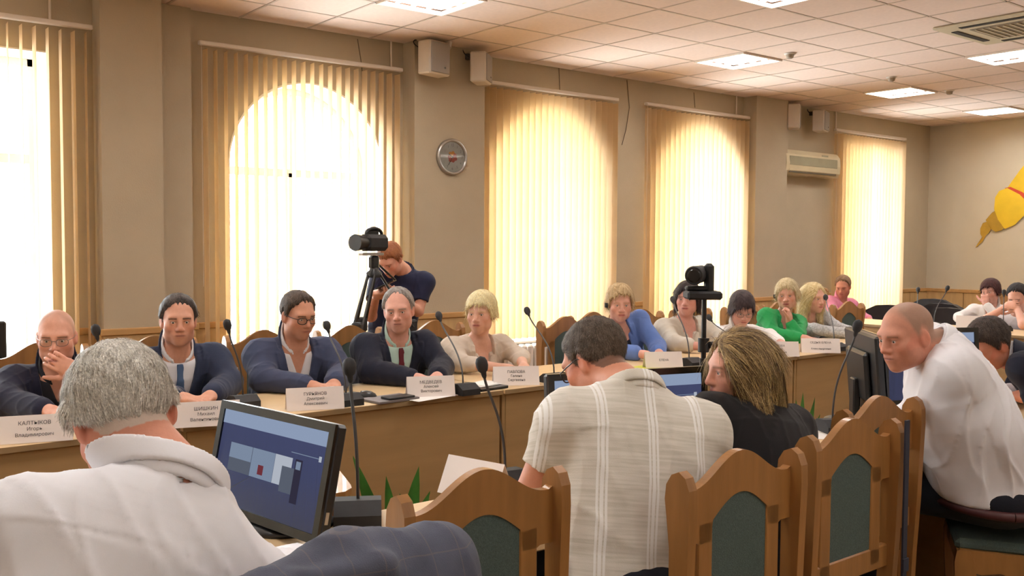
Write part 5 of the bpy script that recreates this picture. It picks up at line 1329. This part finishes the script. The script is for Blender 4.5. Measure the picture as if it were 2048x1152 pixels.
# camera operator
C = at_y(780,519,-1.32); wl_ = at_y(786,590,-1.62); wr_ = at_y(752,588,-1.60)
person('red haired camera operator in a navy polo shirt looking at his phone', C, camyaw(C,-28), 38, 0, torso=-128, N_=at_y(806,542,-1.24), hip=A(C[0]+.14,-1.12,.84), stand=True, top='polo', cloth_m=C_polo, hair='low', hairc=(134,78,46), hairc2=(176,112,70), skin=(214,158,136), sleeve=.0, seed=24, trs_m=C_blue, h=.0125, hf=.005,
       armL=(at_y(836,622,-1.36),wl_), handL=('hold', A(-.75,-.45,.1), (.4,-.5,-.8)), armR=(at_y(742,632,-1.34),wr_), handR=('hold', A(.2,-.7,.1), (.2,-.3,-1)))
pp = (wl_+wr_)/2+A(-.05,-.10,.075)
tag(MB().box((0,0,0), (.075,.15,.009), bev=.003).build('phone', M_black, loc=pp, rot=(math.radians(-25),0,math.radians(40))), 'dark phone held by the camera operator', 'phone')
# near row
NK = dict(h=.010, hf=.0042, nfine=True)
C = at_d(245,835,1.68); Nn = at_d(350,974,1.60)
def yoke(F, g, k):
    d = np.abs((k['gz']-(k['hN']-.10))+k['ga']**2*.6)
    return g-.0022*((k['gz'] > k['hN']-.10-k['ga']**2*.6) & (k['gb'] < 0)).astype(f32)
person('grey haired man in a white shirt seen from behind, bending his head', C, 84, 40, -8, torso=76, N_=Nn, hip=A(.29,-5.95,.635), shw=.195, shdrop=.13, scale=1.0, girth=1.06, top='shirt', cloth_m=C_white, hair='low', hairc=(198,192,180), hairc2=(238,234,226), skin=(206,142,118), seed=31, slen=.019, strands=12000, sw=.0008, messy=.16, hth=.014, fold=.006, extra=yoke,
       armL=(A(.14,-5.66,.83),A(.36,-5.42,.80)), armR=(A(.82,-5.76,.84),A(.68,-5.48,.80)), **NK)
C = at_d(1190,722,2.80); Nn = at_d(1268,792,2.60)
person('man in glasses and a striped beige shirt seen from behind', C, 100, 32, 4, torso=66, N_=Nn, hip=A(1.75,-5.76,.62), knee=[A(1.64,-5.36,.56),A(1.86,-5.36,.56)], foot=[A(1.64,-5.40,.08),A(1.86,-5.40,.08)], shw=.195, shdrop=.075, girth=1.14, top='shirt', cloth_m=C_stripe, tcm=True, hair='low', hairc=(72,60,50), hairc2=(112,96,82), skin=(204,140,112), glasses='dark', seed=32, slen=.014, strands=6000, sw=.0007, messy=.25, hth=.008, fold=.006, extra=yoke, sleeve=.0,
       armL=(A(1.60,-5.53,.82),A(1.80,-5.38,.80)), armR=(A(2.11,-5.62,.83),A(1.95,-5.46,.80)), **NK)
C = at_d(1478,738,3.10); Nn = at_d(1500,812,3.12)
person('woman with wavy dark blonde hair in a black top, in profile', C, 154, 6, 0, torso=84, N_=Nn, hip=A(2.42,-5.73,.605), knee=[A(2.32,-5.42,.57),A(2.54,-5.42,.57)], foot=[A(2.32,-5.46,.08),A(2.54,-5.46,.08)], female=True, top='tee', cloth_m=C_black, hair='long', hairc=(112,88,58), hairc2=(190,160,106), skin=(214,156,134), seed=33, slen=.08, strands=9000, sw=.0012, messy=.13, collar=False, shw=.185, girth=1.05,
       armL=(A(2.26,-5.54,.83),A(2.42,-5.49,.80)), handL=('flat', A(1,.1,0)), armR=(A(2.70,-5.60,.83),A(2.74,-5.40,.80)), handR=('flat', A(.2,1,0)), **NK)
C = at_d(1812,672,3.38); Nn = at_d(1874,692,3.44)
person('bald man in a white shirt turning his head to the left', C, 163, 12, 2, torso=128, N_=Nn, hip=A(3.54,-5.87,.618), hemz=.60, scale=.98, shw=.20, girth=1.5, belly=.02, top='shirt', cloth_m=C_white, skin=(208,146,122), buzz=(150,122,104), browc=(150,110,90), seed=34, fold=.007, extra=yoke, trs_m=C_trs,
       armL=(A(3.29,-5.80,.84),A(3.26,-5.57,.80)), knee=[A(3.33,-5.48,.575),A(3.55,-5.46,.575)], foot=[A(3.33,-5.52,.08),A(3.55,-5.50,.08)], armR=(A(3.50,-5.62,.87),A(3.34,-5.50,.80)), **NK)
C = at_d(1976,690,4.55); Nn = at_d(2035,722,4.60)
person('dark haired man in a navy suit leaning forward at the right edge', C, 158, 32, 0, torso=120, N_=Nn, hip=A(4.87,-5.77,.62), scale=1.04, cloth_m=C_dnavy, shirt_m=C_white, hair='low', hairc=(48,38,34), hairc2=(80,66,58), skin=(206,138,112), seed=35, slen=.018, hth=.01, strands=4000, h=.0125, hf=.005,
       armL=(A(4.64,-5.64,.83),A(4.60,-5.52,.81)), handL=('flat', A(.3,1,0)), armR=(A(4.98,-5.42,.83),A(4.72,-5.36,.80)))
hp = A(3.54,-5.87,.6); bo = [p_ for p_ in bpy.data.objects if p_.name.startswith('person') and 'turning his head' in p_.get('label','')][0]
a128 = math.radians(128); f_ = A(math.cos(a128), math.sin(a128), 0); l_ = np.cross([0,0,1.], f_)
bo2 = MB().tube([A(hp[0],hp[1],.588)+l_*.270*math.cos(u)+f_*.212*math.sin(u) for u in np.linspace(0, 2*math.pi, 41)], .018, 8, caps=False).build('belt', mat('maroon_belt', srgb(74,38,40), .5), bo); bo2.matrix_parent_inverse = Matrix.Translation(-bo.location)
# ------------------------------------------------------------------ jacket over a chair back
rng_ = np.random.default_rng(5)
def checkmat():
    m = cloth('grey_checked_wool', srgb(86,90,106), .9, var=.08, bump=.35, bs=600); nt = m.node_tree; N = nt.nodes; L = nt.links; b = N['Principled BSDF']; old = b.inputs['Base Color'].links[0].from_socket
    tc = N.new('ShaderNodeTexCoord'); sp = N.new('ShaderNodeSeparateXYZ'); L.new(tc.outputs['Object'], sp.inputs[0]); res = None
    for ax_ in (0, 2):
        mu = N.new('ShaderNodeMath'); mu.operation = 'MULTIPLY'; mu.inputs[1].default_value = 1/.05; L.new(sp.outputs[ax_], mu.inputs[0]); fr = N.new('ShaderNodeMath'); fr.operation = 'FRACT'; L.new(mu.outputs[0], fr.inputs[0]); lt = N.new('ShaderNodeMath'); lt.operation = 'LESS_THAN'; lt.inputs[1].default_value = .045; L.new(fr.outputs[0], lt.inputs[0])
        if res is None: res = lt.outputs[0]
        else: mx = N.new('ShaderNodeMath'); mx.operation = 'MAXIMUM'; L.new(res, mx.inputs[0]); L.new(lt.outputs[0], mx.inputs[1]); res = mx.outputs[0]
    m2 = N.new('ShaderNodeMath'); m2.operation = 'MULTIPLY'; m2.inputs[1].default_value = .18; L.new(res, m2.inputs[0])
    mx = N.new('ShaderNodeMix'); mx.data_type = 'RGBA'; L.new(m2.outputs[0], mx.inputs[0]); L.new(old, mx.inputs[6]); mx.inputs[7].default_value = srgb(150,128,110); L.new(mx.outputs[2], b.inputs['Base Color']); return m
C_check = checkmat()
t = tag(empty('draped_jacket', (JX, JY, 0)), 'grey checked jacket hanging over a chair back at the bottom edge', 'jacket')
lo = A(JX-.36, JY-.22, .45); hi = A(JX+.32, JY+.22, 1.10); F = Field(lo, hi, .009); V = F.new()
k0 = A(JX, JY+.03, 0)
L_ = A(JX-.19, JY+.02, .95); R_2 = A(JX+.20, JY+.02, .965); Mz = A(JX+.02, JY+.03, 1.0)
cone(F, V, L_, Mz, .05, .045, .03); cone(F, V, Mz, R_2, .045, .05, .03)
for dx, r in ((-.19,.06),(-.1,.055),(0,.055),(.1,.055),(.19,.06)):
    cone(F, V, A(JX+dx, JY+.0, .92), A(JX+dx*1.05, JY-.015, .5), r, r*1.15, .05)
cone(F, V, L_, A(JX-.20, JY-.04, .6), .055, .055, .04); cone(F, V, R_2, A(JX+.235, JY-.02, .6), .055, .06, .04)
cone(F, V, A(JX-.10,JY-.02,1.0), A(JX+.06,JY-.035,1.0), .016, .02, .02)
XX, YY, ZZ = F.ax[0][:,None,None], F.ax[1][None,:,None], F.ax[2][None,None,:]
ln = wnoise(XX, YY, ZZ*.5, rng_, 4, 10, 26); V = V+.007*ln-.006*(1-np.abs(np.sin(XX*38+YY*20+ZZ*8+2*ln)))**3
bx_ = np.maximum(np.maximum(np.abs(XX-JX)-.238, np.maximum(JY-.021-YY, YY-JY-.08)), ZZ-.996); V = np.maximum(V-.002, -bx_)      # hollow over the chair back
field_mesh('jacket_body', F, V.astype(f32), C_check, t)
